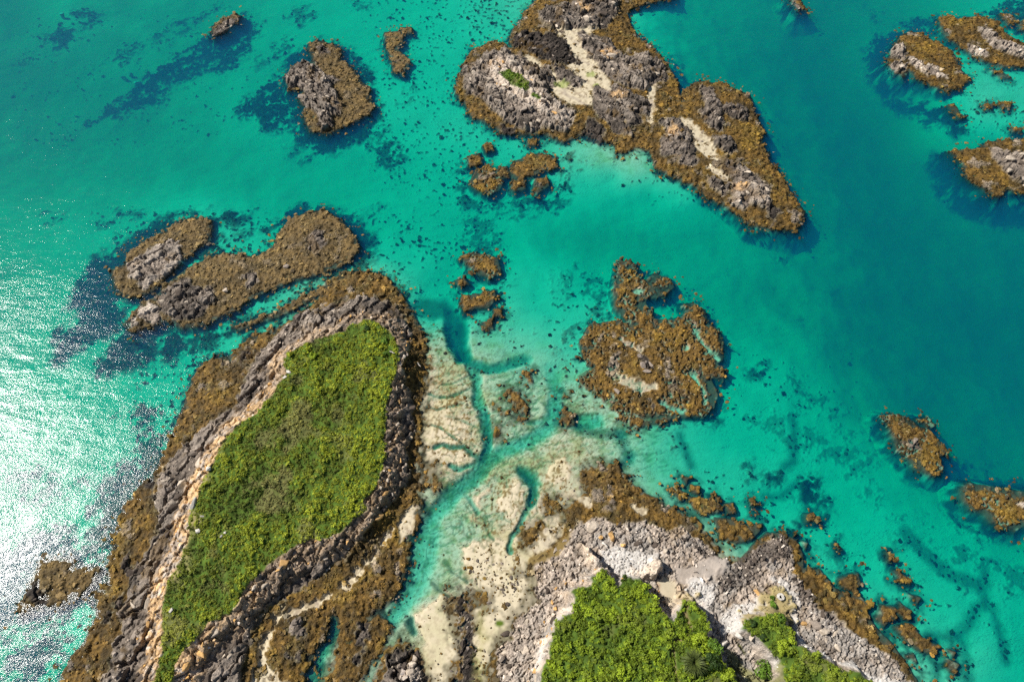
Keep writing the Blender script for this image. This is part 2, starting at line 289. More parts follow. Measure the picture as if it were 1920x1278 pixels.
# ------------------------------------------------------------------ islets and reefs: dark weed-covered ledges
islets = []      # name, label, category, group
tone = np.zeros(N, np.float32); fringe = np.zeros(N, np.float32); dband = np.zeros(N, np.float32)
def islet(name, text, cat, polys, cut=.0, rag=1., slope=1.7, top=.55, flank=1.6, z=0., M=9., grey=0., group=None):
    """raise a ledge of land with a ragged weedy rim; returns its index"""
    global COL
    k = len(islets); islets.append((name, text, cat, group))
    s = multi(polys, z, M) if isinstance(polys, list) else dots(polys, z, M)
    ix = np.nonzero(s > -M + .1)[0]; s = s[ix]; a3, a1, b1, b3 = n3[ix], n1[ix], m1[ix], m3[ix]; Zi = Z[ix]
    e = s + rag * (.7 * a3 + .95 * a1 + .8 * b1)
    e = e - (cut + .25) * sm(-.1, .5, b3 + .6 * a1 + .3 * strand[ix]) * sm(5.5 + cut, .0, s)
    zl = np.where(e > 0, .05 + top * (1 - np.exp(-np.maximum(e, 0) / 3.5)) + .16 * a1 * sm(0, 1, e), slope * (.10 * np.maximum(e, -2) + .9 * np.minimum(s, 0)))
    Z[ix] = np.maximum(zl, Zi)
    f = sm(-flank, -flank * .3, e) * sm(-.55, .3, e * .4 + a1 + flank * .2)
    kelpm[ix] = np.maximum(kelpm[ix], f * (e < 0)); c = np.maximum(f * (e < .1), .65 * sm(-2.4, -.3, e + .8 * a3) * (e < .05)); c = np.maximum(c, .9 * sm(.02, .35, zl - Zi) * (e < .05) * sm(-2.2 - flank * .5, -.6, s + 1.5 * a3 + 1.3 * a1 + 1.0 * b1))[:, None]; COL[ix] += (C_KELP - COL[ix]) * c
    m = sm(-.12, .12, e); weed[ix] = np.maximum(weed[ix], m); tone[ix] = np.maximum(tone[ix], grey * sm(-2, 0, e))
    fringe[ix] = np.maximum(fringe[ix], sm(-2.2 - flank * .5, -.2, e) * (e < 0))
    label[ix[e > -.1]] = k
    return k
NM = 'rocky_islet'
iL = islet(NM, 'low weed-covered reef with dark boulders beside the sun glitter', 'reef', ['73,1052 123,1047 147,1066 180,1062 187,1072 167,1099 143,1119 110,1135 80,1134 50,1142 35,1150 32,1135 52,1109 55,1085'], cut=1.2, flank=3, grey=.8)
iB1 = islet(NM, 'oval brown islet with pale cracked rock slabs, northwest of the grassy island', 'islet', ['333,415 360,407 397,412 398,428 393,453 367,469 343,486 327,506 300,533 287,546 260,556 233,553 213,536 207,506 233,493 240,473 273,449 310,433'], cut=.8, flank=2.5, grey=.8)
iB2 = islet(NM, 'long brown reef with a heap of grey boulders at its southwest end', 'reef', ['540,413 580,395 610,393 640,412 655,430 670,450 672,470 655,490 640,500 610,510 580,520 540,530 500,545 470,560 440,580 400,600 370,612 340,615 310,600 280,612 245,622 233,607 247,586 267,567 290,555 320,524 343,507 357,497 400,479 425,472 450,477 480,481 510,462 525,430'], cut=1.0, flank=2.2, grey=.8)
iS3 = islet('weed_ledge', 'thin strip of brown weed in the channel north of the grassy island', 'reef', ['433,612 470,600 520,580 570,553 600,538 612,525 640,512 648,518 615,540 600,552 570,570 525,592 480,606 450,618'], cut=.7, top=.2, flank=1., grey=.5)
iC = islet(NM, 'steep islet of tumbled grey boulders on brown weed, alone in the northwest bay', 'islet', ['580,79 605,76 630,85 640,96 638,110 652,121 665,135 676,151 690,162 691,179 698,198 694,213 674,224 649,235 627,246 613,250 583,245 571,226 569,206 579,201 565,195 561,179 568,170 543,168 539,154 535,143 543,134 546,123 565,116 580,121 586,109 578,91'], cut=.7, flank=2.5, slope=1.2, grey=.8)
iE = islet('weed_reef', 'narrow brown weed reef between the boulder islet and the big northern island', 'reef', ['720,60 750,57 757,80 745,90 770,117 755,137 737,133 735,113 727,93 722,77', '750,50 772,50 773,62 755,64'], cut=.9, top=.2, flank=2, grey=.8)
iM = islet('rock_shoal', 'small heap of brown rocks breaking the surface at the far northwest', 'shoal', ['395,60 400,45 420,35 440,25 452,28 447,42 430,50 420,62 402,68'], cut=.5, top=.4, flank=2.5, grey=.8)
iN = islet('rock_shoal', 'tiny dark rock at the top edge of the deep channel', 'shoal', ['1478,-10 1490,-10 1505,5 1512,17 1498,18 1488,8'], cut=.2, top=.5, flank=2)
iD = islet('rocky_island', 'large northern island of grey crags, sand strips and golden weed', 'island', [
 '1010,-45 1010,-5 983,23 973,43 960,57 955,77 962,90 940,80 923,77 887,90 870,117 857,150 853,173 870,190 883,217 907,227 930,240 940,250 977,253 1017,250 1057,267 1080,257 1107,253 1123,263 1150,270 1160,287 1190,280 1220,283 1227,310 1240,320 1257,330 1280,340 1300,347 1323,367 1353,383 1377,397 1390,407 1407,422 1450,430 1490,432 1505,415 1510,395 1487,370 1467,327 1440,300 1443,287 1427,267 1435,245 1413,207 1407,177 1390,170 1357,157 1313,150 1283,167 1279,187 1277,207 1273,160 1253,120 1230,93 1195,65 1180,40 1177,20 1215,7 1265,-5 1270,-45'], cut=.5, flank=1.8, top=.9)
iF = islet('weed_reef', 'ragged golden weed reef, larger southwest one of the pair south of the northern island', 'reef', ['893,318 917,310 940,320 943,343 933,357 917,363 890,353 880,340'], cut=1.5, top=.25, flank=1.2, group='weed patches south of the northern island')
_ = islet('weed_reef', 'golden weed reef with a straight lower edge, east of the ragged southwest one', 'reef', ['967,300 990,290 1017,287 1043,297 1047,313 1017,320 1000,330 960,333 957,313'], cut=1.5, top=.25, flank=1.2, group='weed patches south of the northern island')
_ = islet('weed_reef', 'squarish golden weed patch just below the straight-edged reef', 'reef', ['960,333 983,333 987,353 967,357 958,353'], cut=1.5, top=.25, flank=1.2, group='weed patches south of the northern island')
_ = islet('weed_reef', 'golden weed patch at the southeast corner of the patches south of the northern island', 'reef', ['1003,333 1027,333 1030,347 1007,362 1000,353'], cut=1.5, top=.25, flank=1.2, group='weed patches south of the northern island')
_ = islet('weed_reef', 'small brown weed mound against the northern island south shore, west one of two', 'reef', ['905,270 920,268 925,280 912,284'], cut=1.5, top=.25, flank=1.2, group='weed patches south of the northern island')
_ = islet('weed_reef', 'broken brown weed clump northwest of the straight-edged reef', 'reef', ['876,290 900,285 905,308 880,310'], cut=1.5, top=.25, flank=1.2, group='weed patches south of the northern island')
_ = islet('weed_reef', 'little brown weed clump between the two larger reefs south of the northern island', 'reef', ['935,315 950,310 958,330 940,335'], cut=1.5, top=.25, flank=1.2, group='weed patches south of the northern island')
_ = islet('weed_reef', 'small brown weed mound against the northern island south shore, east one of two', 'reef', ['990,262 1008,260 1005,272 990,272'], cut=1.5, top=.25, flank=1.2, group='weed patches south of the northern island')
iG = islet('weed_reef', 'broad golden-brown weed reef in the middle of the turquoise bay', 'reef', ['1163,485 1173,493 1193,496 1200,523 1205,540 1213,569 1227,596 1257,599 1280,593 1287,583 1283,569 1300,566 1323,583 1330,606 1350,619 1357,639 1357,673 1345,680 1358,690 1357,709 1333,705 1347,739 1340,763 1320,779 1280,781 1257,786 1240,793 1213,796 1193,803 1160,783 1133,759 1120,733 1092,726 1083,703 1107,689 1093,666 1087,643 1107,606 1133,603 1160,599 1187,613 1173,596 1153,576 1150,543 1157,513', '1205,530 1227,511 1258,520 1265,536 1250,551 1222,558 1208,560', '1165,490 1185,488 1190,500 1170,503'], cut=3.2, top=.4, flank=1.0, rag=1.7, M=9)
iH = islet('weed_reef', 'largest northern golden weed patch of the string beside the grassy island tip', 'reef', ['863,479 880,473 907,476 933,483 940,509 923,519 900,513 880,499'], cut=1.1, top=.2, flank=.8, group='weed patches east of the grassy island')
_ = islet('weed_reef', 'wide golden weed patch with gaps, second from the north beside the dark pool', 'reef', ['867,553 900,549 927,543 930,559 917,576 893,576 873,583 863,569'], cut=1.1, top=.2, flank=.8, group='weed patches east of the grassy island')
_ = islet('weed_reef', 'round brown weed mound at the lower right of the wide gapped patch', 'reef', ['926,578 940,578 941,591 928,592'], cut=1.1, top=.2, flank=.8, group='weed patches east of the grassy island')
_ = islet('weed_reef', 'round brown weed mound on pale sand just east of the dark pool', 'reef', ['905,603 922,602 925,615 908,618'], cut=1.1, top=.2, flank=.8, group='weed patches east of the grassy island')
_ = islet('weed_reef', 'thin brown weed clump between the two golden patches east of the island tip', 'reef', ['853,523 870,520 880,532 860,533'], cut=1.1, top=.2, flank=.8, group='weed patches east of the grassy island')
iH6 = islet('weed_reef', 'tall brown weed mound in the middle of the pale sand flat', 'reef', ['950,729 970,733 987,763 977,773 953,749'], cut=.4, top=.3, flank=.4, group='weed mounds on the sand flat')
_ = islet('weed_reef', 'narrow brown weed clump at the edge of the creek north of the tall mound', 'reef', ['980,696 995,698 1000,718 993,720 985,705'], cut=.4, top=.3, flank=.4, group='weed mounds on the sand flat')
_ = islet('weed_reef', 'flat brown weed mound left below the tall mound', 'reef', ['937,769 953,767 953,777 938,778'], cut=.4, top=.3, flank=.4, group='weed mounds on the sand flat')
_ = islet('weed_reef', 'tiny weed mound beside the small dark pool under the tall mound', 'reef', ['972,782 985,780 985,789 974,789'], cut=.4, top=.3, flank=.4, group='weed mounds on the sand flat')
_ = islet('weed_reef', 'forked brown weed clump east of the main creek', 'reef', ['1055,765 1075,775 1078,795 1062,800 1052,785'], cut=.4, top=.3, flank=.4, group='weed mounds on the sand flat')
_ = islet('weed_reef', 'tiny brown weed tuft above the forked clump', 'reef', ['1058,735 1062,742 1055,745'], cut=.4, top=.3, flank=.4, group='weed mounds on the sand flat')
_ = islet('weed_reef', 'curved weed strip on the smooth sand below the tall mound', 'reef', ['928,800 940,800 932,820 925,815'], cut=.4, top=.3, flank=.4, group='weed mounds on the sand flat')
iJ1 = islet(NM, 'brown weedy islet with two grey boulder heaps at its west side, top right', 'islet', ['1668,110 1673,95 1690,65 1707,57 1730,65 1762,80 1785,95 1797,110 1795,123 1823,148 1800,163 1773,170 1760,165 1727,150 1705,133 1697,145 1680,135 1665,120'], cut=.6, flank=2.2)
iJ2 = islet(NM, 'long brown islet with a grey rock spine in the far top right corner', 'islet', ['1762,33 1780,27 1800,35 1835,28 1870,40 1885,60 1920,80 1990,95 1990,140 1920,125 1880,125 1850,115 1830,108 1812,95 1800,85 1775,70 1765,52', '1875,25 1900,28 1915,42 1890,45', '1912,40 1930,30 1930,60 1915,55'], cut=.7, flank=1.6)
iJ3 = islet(NM, 'golden islet with layered grey slabs cut by the right edge', 'islet', ['1780,283 1800,280 1835,278 1855,265 1890,262 1920,258 1990,255 1990,362 1920,362 1890,355 1873,370 1850,358 1833,345 1812,330 1805,305'], cut=.5, flank=2.2)
iJ4 = islet('weed_reef', 'brown weed patch nearest the deep channel in the top right bay', 'reef', ['1778,195 1790,192 1800,208 1812,218 1800,220 1785,208'], cut=1., top=.1, flank=.8, group='weed patches in the top right bay')
_ = islet('weed_reef', 'small round weed patch in the middle of the top right bay, west of two', 'reef', ['1845,195 1865,193 1862,203 1848,203'], cut=1., top=.1, flank=.8, group='weed patches in the top right bay')
_ = islet('weed_reef', 'small ragged weed patch in the middle of the top right bay, east of two', 'reef', ['1873,190 1898,190 1895,203 1878,202'], cut=1., top=.1, flank=.8, group='weed patches in the top right bay')
_ = islet('weed_reef', 'thin brown weed strip just under the spined islet', 'reef', ['1858,130 1880,132 1898,145 1880,145'], cut=1., top=.1, flank=.8, group='weed patches in the top right bay')
_ = islet('weed_reef', 'tiny brown weed patch just above the slabby golden islet', 'reef', ['1898,238 1915,238 1916,246 1900,246'], cut=1., top=.1, flank=.8, group='weed patches in the top right bay')
iK1 = islet('weed_reef', 'small golden weed reef with pale rocks near the right edge', 'reef', ['1660,783 1675,775 1705,783 1725,800 1745,805 1770,832 1778,845 1762,855 1770,880 1755,892 1735,885 1715,875 1700,853 1683,840 1672,810', '1722,785 1745,783 1755,795 1740,800'], cut=1.4, top=.3, flank=1.5)
iK2 = islet('weed_reef', 'ragged golden weed reef cut by the right edge', 'reef', ['1803,915 1820,905 1850,910 1880,915 1920,920 1990,925 1990,990 1920,985 1905,995 1880,985 1860,978 1845,960 1825,955 1805,935'], cut=1.9, top=.25, flank=1.4)
iA = islet('grassy_island', 'long grassy island ringed by orange lichened rock and dark shore ledges', 'island', [
 '650,508 690,506 725,520 758,558 782,600 797,645 800,700 797,740 792,800 790,850 785,900 795,945 780,985 765,1000 770,1040 762,1070 747,1110 727,1135 700,1150 700,1175 660,1200 640,1180 625,1152 612,1192 590,1228 570,1262 560,1420 60,1420 112,1265 140,1225 160,1195 180,1152 180,1112 200,1085 207,1032 217,992 230,949 253,919 283,895 300,862 310,843 320,819 337,773 350,743 360,709 393,673 430,666 467,633 520,613 547,600 575,580 600,555 625,530'], cut=.9, flank=1.8, top=1.0)
iI = islet('headland', 'bushy green headland with white shingle and brown weed apron', 'headland', [
 '1087,885 1107,872 1127,862 1153,872 1173,892 1200,919 1233,935 1260,949 1280,962 1310,979 1327,999 1340,1019 1360,1039 1390,1045 1413,1022 1440,999 1467,999 1493,1012 1507,1039 1507,1065 1540,1069 1563,1099 1590,1119 1627,1152 1647,1179 1673,1205 1693,1232 1713,1262 1730,1290 1790,1420 900,1420 917,1252 923,1225 957,1199 960,1152 1007,1135 1000,1100 985,1070 1010,1045 1040,1000 1055,985 1055,950 1085,935 1095,915', '1340,969 1365,972 1400,985 1430,982 1425,995 1410,1010 1380,1018 1355,1010 1345,990',
 '1020,940 1040,930 1055,950 1045,975 1025,965', '975,1000 990,985 1010,978 1020,1000 1010,1020 985,1022'], cut=.9, flank=.8, top=1.0, M=9)
iI2 = islet('weed_reef', 'golden weed clump nearest the weed apron tip on the headland north side', 'reef', ['1255,915 1270,912 1285,925 1275,935'], cut=.3, top=.15, flank=.6, group='weed patches off the headland')
_ = islet('weed_reef', 'small golden clump right above the ragged northern weed apron', 'reef', ['1280,892 1292,895 1288,905'], cut=.3, top=.15, flank=.6, group='weed patches off the headland')
_ = islet('weed_reef', 'golden clump beside the apron with open water on both sides', 'reef', ['1295,908 1312,912 1310,925 1298,922'], cut=.3, top=.15, flank=.6, group='weed patches off the headland')
_ = islet('weed_reef', 'wavy golden weed strip touching the headland northern apron', 'reef', ['1290,930 1320,935 1345,945 1350,958 1320,965 1300,950'], cut=.3, top=.15, flank=.6, group='weed patches off the headland')
_ = islet('weed_reef', 'square golden clump above the oval weed patch in the cove', 'reef', ['1360,945 1375,943 1382,960 1368,962'], cut=.3, top=.15, flank=.6, group='weed patches off the headland')
_ = islet('weed_reef', 'tiny golden sliver of weed above the cove oval patch', 'reef', ['1340,925 1350,935 1345,940'], cut=.3, top=.15, flank=.6, group='weed patches off the headland')
_ = islet('weed_reef', 'tiny lone golden tuft northeast of the cove', 'reef', ['1412,935 1420,945 1415,947'], cut=.3, top=.15, flank=.6, group='weed patches off the headland')
_ = islet('weed_reef', 'speck of golden weed in the open bay', 'reef', ['1570,1020 1575,1030'], cut=.3, top=.15, flank=.6, group='weed patches off the headland')
_ = islet('weed_reef', 'small golden clump beyond the dark weed stain off the boulder point', 'reef', ['1515,965 1525,965 1528,975 1515,975'], cut=.3, top=.15, flank=.6, group='weed patches off the headland')
_ = islet('weed_reef', 'golden speck just off the boulder point', 'reef', ['1507,1015 1515,1018 1512,1025'], cut=.3, top=.15, flank=.6, group='weed patches off the headland')
_ = islet('weed_reef', 'golden weed patch close east of the boulder point', 'reef', ['1575,1085 1610,1075 1615,1095 1600,1105 1580,1100'], cut=.3, top=.15, flank=.6, group='weed patches off the headland')
_ = islet('weed_reef', 'long golden weed patch beside the shingle shore below the boulder point', 'reef', ['1605,1105 1625,1130 1628,1150 1610,1145 1595,1125'], cut=.3, top=.15, flank=.6, group='weed patches off the headland')
_ = islet('weed_reef', 'broad golden patch standing off the lower shingle shore', 'reef', ['1655,1135 1680,1138 1678,1155 1660,1172 1645,1160'], cut=.3, top=.15, flank=.6, group='weed patches off the headland')
_ = islet('weed_reef', 'golden patch northeast of the broad one in the lower bay', 'reef', ['1690,1130 1710,1145 1705,1160 1685,1150'], cut=.3, top=.15, flank=.6, group='weed patches off the headland')
_ = islet('weed_reef', 'large ragged golden patch farthest down the lower bay', 'reef', ['1680,1175 1710,1170 1735,1200 1760,1210 1750,1225 1720,1215 1700,1200'], cut=.3, top=.15, flank=.6, group='weed patches off the headland')
_ = islet('weed_reef', 'small golden patch under the large ragged one', 'reef', ['1700,1230 1715,1225 1720,1240'], cut=.3, top=.15, flank=.6, group='weed patches off the headland')
_ = islet('weed_reef', 'slim tilted golden clump out in the open bay', 'reef', ['1680,1070 1700,1080 1708,1093 1690,1090'], cut=.3, top=.15, flank=.6, group='weed patches off the headland')
_ = islet('weed_reef', 'golden clump near the bottom edge in the lower right bay', 'reef', ['1778,1235 1800,1245 1790,1260 1778,1250'], cut=.3, top=.15, flank=.6, group='weed patches off the headland')
_ = islet('weed_reef', 'small golden clump just above the one near the bottom right edge', 'reef', ['1780,1218 1792,1222 1790,1228'], cut=.3, top=.15, flank=.6, group='weed patches off the headland')
_ = islet('weed_reef', 'small golden clump above the lower bay broad patch', 'reef', ['1708,1115 1728,1120 1722,1128'], cut=.3, top=.15, flank=.6, group='weed patches off the headland')
_ = islet('weed_reef', 'tiny golden clump on the dark weed line in the right bay', 'reef', ['1665,1035 1672,1040 1668,1050'], cut=.3, top=.15, flank=.6, group='weed patches off the headland')
iW = islet('weed_ledge', 'brown weed ledge beside the teal creek, above the bottom reef', 'reef', ['655,1095 690,1060 715,1040 738,1050 745,1085 740,1115 715,1140 690,1150 660,1155 640,1165 640,1130'], cut=1.3, top=.4, flank=.5)
iWb = islet('weed_ledge', 'brown weed reef with two dark rock ribs at the bottom edge', 'reef', ['640,1175 680,1155 710,1150 735,1175 740,1190 725,1215 700,1235 680,1275 670,1420 600,1420 610,1290 625,1220'], cut=1.1, top=.6, flank=.5)
iWc = islet('rocky_islet', 'dark rocky knoll topped by an orange square boulder at the bottom edge', 'outcrop', ['700,1265 730,1205 745,1198 765,1210 790,1235 805,1275 815,1420 690,1420'], cut=.6, top=.8, flank=.3)
_ = islet('weed_ledge', 'brown weed strip along the creek opposite the small dark pool', 'reef', ['752,955 785,948 790,975 775,1000 760,1000'], cut=.9, top=.4, flank=.3)
iW2 = islet('weed_ledge', 'dark boulder strip with weed running down the dry sand flat', 'ledge', ['845,1108 862,1100 880,1112 890,1145 897,1200 893,1260 905,1420 845,1420 850,1250 862,1200 848,1160 840,1130'], cut=1.9, top=.25, flank=.0)
_ = islet('weed_ledge', 'brown weed patch with one pale stone on the dry sand', 'reef', ['895,1112 920,1108 930,1125 915,1137 900,1130'], cut=1.2, top=.2, flank=.0)
_ = islet('weed_ledge', 'golden weed patch where the sand strip meets the creek bend', 'reef', ['798,880 815,870 830,885 828,915 812,922 800,905'], cut=1.2, top=.2, flank=.0)


# sand, pools inside the reefs
lin0 = fbm(FX * .62 + FY * .78, (-FX * .78 + FY * .62) * .28, 1.6, 191, 3)
sandy = np.zeros(N, np.float32)
def carve(e, zt, c, amt=1.):
    global Z, weed
    t = sm(-.25, .35, e); Z = np.where(t > 0, Z * (1 - t) + (zt + .08 * n1) * t * amt, Z); weed = weed * (1 - t * sm(.75, .45, n1 + m3 + .3 * n05)); c = np.asarray(c); paint(t, c * (1 + .10 * n3 + .12 * lin0)[:, None]); paint(t * .75 * sm(.05, .5, m1 + .5 * n3 + .5 * n05), c * (.52, .47, .42)); paint(t * .6 * sm(.1, .5, lin0 + .3 * n1), C_ROCK * 1.2); sandy[t > .5] = 1
def rg(s, a=.5): return s + a * (n3 * .6 + n1 * .9 + m1 * .5)
carve(.45 + rg(multi(['1040,57 1073,50 1127,55 1107,63 1093,77 1107,100 1130,140 1143,167 1160,200 1177,236 1160,217 1140,180 1107,160 1113,180 1107,200 1073,200 1050,187 1033,170 1020,153 1007,130 1033,140 1073,163 1090,160 1080,140 1057,123 1073,117 1060,93 1047,67'])), .85, C_SAND * .95)
carve(.4 + rg(np.maximum(multi(['1287,230 1300,240 1323,260 1340,283 1343,303 1323,297 1303,277 1290,247', '1277,225 1295,232 1290,250 1280,245']), np.maximum(stroke(P('1330,318 1345,328 1358,337'), .5), np.maximum(stroke(P('1222,160 1218,195 1218,230'), .6), stroke(P('990,112 1015,132 1050,160 1065,170'), .6)))), .6), .55, C_SAND * .9)
carve(rg(dots('1195,546,12,6 1287,652,8,5'), .5), -.35, C_SAND)
carve(rg(np.maximum(stroke(P('1163,636 1182,645 1202,657'), .5), sdf(P('1140,689 1170,703 1207,716 1233,719 1233,731 1203,734 1173,731 1150,713'))), 1.), -.05, C_SAND * .9)
carve(rg(np.maximum(stroke(P('1300,610 1313,639 1345,672'), .45), np.maximum(stroke(P('1298,700 1318,728 1322,755'), .5), stroke(P('1238,752 1255,762 1280,770'), .5))), .6), -.5, C_SAND)
carve(rg(multi(['467,1290 480,1245 490,1205 500,1180 515,1183 510,1200 500,1225 520,1260 545,1280 520,1300 490,1300']), .8), .15, C_SAND)
carve(-.45 + rg(multi(['500,1150 545,1133 590,1122 640,1092 690,1040 720,1000 735,985 748,990 728,1020 700,1065 660,1105 600,1140 545,1158 515,1172']), 1.1), .1, C_SAND)
carve(rg(multi(['745,985 760,960 775,945 785,950 770,1000 750,1020'])), .1, C_SAND)
carve(rg(multi(['1180,945 1210,955 1225,965 1205,968 1185,958', '1085,935 1105,930 1110,950 1095,955', '1012,1000 1040,985 1050,1000 1035,1025 1008,1040 1000,1030', '1545,1145 1570,1160 1585,1178 1560,1165']), .8), .25, C_SAND * .9)

gap = sm(.30, .42, m1 * .7 + .8 * n05 + .75 * n3 - .05) * np.isin(label, [iG, iF, iH, iK1, iK2, iI2]) * sm(6.5, .5, np.maximum(multi(['1150,560 1180,620 1130,650 1130,700 1180,760 1260,740 1290,690 1250,620 1200,600']), -9))
carve(gap * 1.2 - .45, -.30, C_WET, 1.)

# big beaches on the headland
sandI = rg(multi(['1226,1088 1245,1078 1264,1088 1270,1108 1264,1137 1249,1130 1238,1114'], 1.)); greyI = rg(multi(['1262,1060 1290,1062 1300,1052 1345,1038 1372,1050 1360,1080 1320,1085 1285,1100 1268,1090'], 1.))

# ------------------------------------------------------------------ exposed rock
BL = []    # rock fields for blocks: (islet index, polygon, size, density, lichen share, pale share)
def rocks(k, polys, rise=.8, grow=0., dark=.35, pale=.0, z=.8, rg_=.9, ang=.9, st=1.8, sc=2.0, blocks=(.9, .5), grey=1.):
    global Z, weed, rockm, stonem
    s = multi(polys, z) + grow + (.9 if k == iD else .3 if k in (iC, iB1, iB2, iJ1, iJ2) else 0); e = s + rg_ * (.6 * n3 + .8 * n1); m = sm(-.2, .3, e)
    if not m.any(): return
    ix = np.nonzero(m > 0)[0]
    f1, f2, cid = worley(FX[ix] + .5 * n1[ix], FY[ix] + .5 * m1[ix], sc, k * 3 + 1, ang, st)
    g1, g2, gid = worley(FX[ix] + .2 * n1[ix], FY[ix], sc * .42, k * 3 + 2, ang, st * .8)
    cr = sm(.0, .13, f2 - f1); cg = sm(.0, .2, g2 - g1)
    h = (cid - .25) * rise * .9 * cr + (gid - .4) * .38 * rise * cg - .5 * (1 - cr) - .16 * (1 - cg) + rise * .55 * (1 - np.exp(-np.maximum(e[ix], 0) / 2.2))
    Z[ix] += (m[ix] * h).astype(np.float32)
    c = C_ROCK * grey * (1 - dark) + C_ROCKD * dark
    c = c[None] * (.72 + .6 * gid[:, None]) * (1 + .25 * n3[ix, None])
    c = c * (1 - .55 * (1 - cr[:, None])) * (1 - .3 * (1 - cg[:, None])); c = c + (C_PALE - c) * np.clip(pale * sm(.35, .95, cid + .3 * n1[ix]), 0, 1)[:, None]
    q = sm(-.15, .45, m8[ix] * .7 + .7 * n3[ix] + .5 * n1[ix] + dark - .35)[:, None]; c = c * (1 - .62 * q) ; q = sm(.1, .6, m3[ix] + .4 * m1[ix])[:, None]; c = c * (1 + .35 * q)
    q = sm(.25, .6, n8[ix] + .6 * m3[ix] + .4 * n1[ix])[:, None] * .5; c = c * (1 - q) + C_WEED * .8 * q
    COL[ix] += (c - COL[ix]) * m[ix, None]
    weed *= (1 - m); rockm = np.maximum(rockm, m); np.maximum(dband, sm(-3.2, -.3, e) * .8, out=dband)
    for p in polys: BL.append((k, P(p, z), blocks, dark, pale, ang))
rocks(iL, ['52,1090 70,1085 75,1105 85,1120 82,1132 70,1140 60,1125 50,1115'], dark=.7)
rocks(iB1, ['240,493 277,469 317,446 333,453 340,483 320,503 293,523 267,539 260,523 240,519'], pale=.7, dark=.1, sc=2.8, blocks=(1.3, .3), grey=1.2)
rocks(iB2, ['290,553 320,533 347,516 360,536 397,539 400,559 380,583 363,593 320,596 300,576'], rise=1.1, pale=.35, dark=.35, blocks=(1.3, .6))
rocks(iB2, ['260,569 293,569 297,596 283,603 260,589', '236,598 250,594 252,606 240,610'], pale=.9, dark=.0, sc=2.6, blocks=(1.4, .2), grey=1.3)
rocks(iB2, ['575,440 600,430 610,455 592,475 580,465', '455,515 475,505 482,525 465,535'], rise=.5, dark=.3, blocks=(.8, .3))
rocks(iC, ['535,143 543,123 568,116 586,112 605,135 621,144 638,148 621,157 629,177 638,198 638,210 621,216 621,235 605,240 594,216 588,206 568,195 563,176 574,170 555,157 543,160'], rise=1.8, dark=.25, pale=.25, sc=1.8, blocks=(1.25, .8), ang=-.9)
rocks(iC, ['590,82 612,85 618,95 600,98'], rise=.6, blocks=(.8, .4))
rocks(iM, ['396,62 405,45 430,32 445,30 440,42 420,58'], rise=.7, dark=.35, pale=.2, blocks=(.9, .6))
rocks(iN, ['1480,-8 1492,-6 1508,14 1496,14'], rise=.9, dark=.4, pale=.3, blocks=(1., .6))
D_LEFT = '913,100 940,97 973,103 987,120 967,130 1000,127 1020,143 1023,167 1017,173 1073,213 1060,240 1020,233 993,240 957,227 923,200 907,180 880,170 873,153 873,123 903,120'
rocks(iD, [D_LEFT], rise=1.5, dark=.2, pale=.35, sc=1.7, ang=-.8, blocks=(.9, .5))
rocks(iD, ['1017,20 1053,13 1097,7 1100,-40 1160,-40 1150,27 1133,50 1120,50 1083,50 1033,53 1017,37'], rise=1.8, dark=.45, pale=.25, ang=-.8, blocks=(1.0, .6))
rocks(iD, ['967,63 1000,63 1040,67 1057,83 1083,117 1040,117 1007,103 973,83'], rise=.9, dark=.85, rg_=1.6, blocks=(.9, .45))
rocks(iD, ['1090,63 1140,80 1160,107 1187,110 1213,103 1247,133 1247,147 1220,153 1207,167 1173,160 1140,140 1117,110 1097,90'], rise=1.6, dark=.3, pale=.3, ang=-.8, blocks=(1., .5))
rocks(iD, ['1040,127 1060,130 1090,153 1083,163 1053,147', '1003,125 1025,128 1040,160 1020,170'], rise=1., dark=.5, pale=.2, ang=-.8, blocks=(.9, .6))
rocks(iD, ['1117,167 1140,173 1160,213 1183,250 1160,247 1120,207'], rise=1., dark=.45, pale=.15, ang=-.9, blocks=(.9, .5))
rocks(iD, ['1150,163 1187,180 1220,197 1213,213 1190,207 1200,227 1180,233 1163,203'], rise=1.2, dark=.4, pale=.3, ang=-.8, blocks=(.9, .4))
rocks(iD, ['1240,227 1273,227 1290,250 1300,290 1247,287 1243,263 1257,253', '1280,285 1303,300 1298,306 1278,303'], rise=1., dark=.4, pale=.3, blocks=(1., .5))
rocks(iD, ['1317,163 1333,167 1340,190 1350,227 1350,243 1330,233 1317,207 1327,193', '1350,200 1390,200 1400,213 1397,223 1373,217', '1343,260 1363,260 1377,277 1367,287 1347,273'], rise=1.2, dark=.5, pale=.1, blocks=(1.1, .7))
rocks(iD, ['1363,307 1407,327 1440,350 1440,363 1437,383 1403,373 1393,387 1377,380 1380,333 1360,320', '1330,335 1360,350 1358,360 1335,345'], rise=1.3, dark=.3, pale=.4, ang=-.8, blocks=(1.2, .6))
rocks(iD, ['1105,225 1130,240 1120,262 1100,250', '940,235 960,238 955,248', '1440,388 1456,395 1450,402'], rise=.5, dark=.7, blocks=(.8, .3))
rocks(iG, ['1195,660 1215,668 1225,690 1205,685', '1270,725 1285,728 1283,742', '1216,740 1232,755 1225,775'], rise=.3, dark=.7, rg_=1.2, blocks=(.9, .3))
rocks(iJ1, ['1673,88 1690,82 1700,100 1695,110 1675,105', '1668,118 1685,113 1700,120 1695,132 1672,130'], rise=1.5, dark=.15, pale=.3, blocks=(1.2, .8))
rocks(iJ1, ['1705,100 1730,112 1765,130 1770,140 1735,135 1710,115'], rise=.4, dark=.1, pale=.8, rg_=1.8, blocks=(.7, .2))
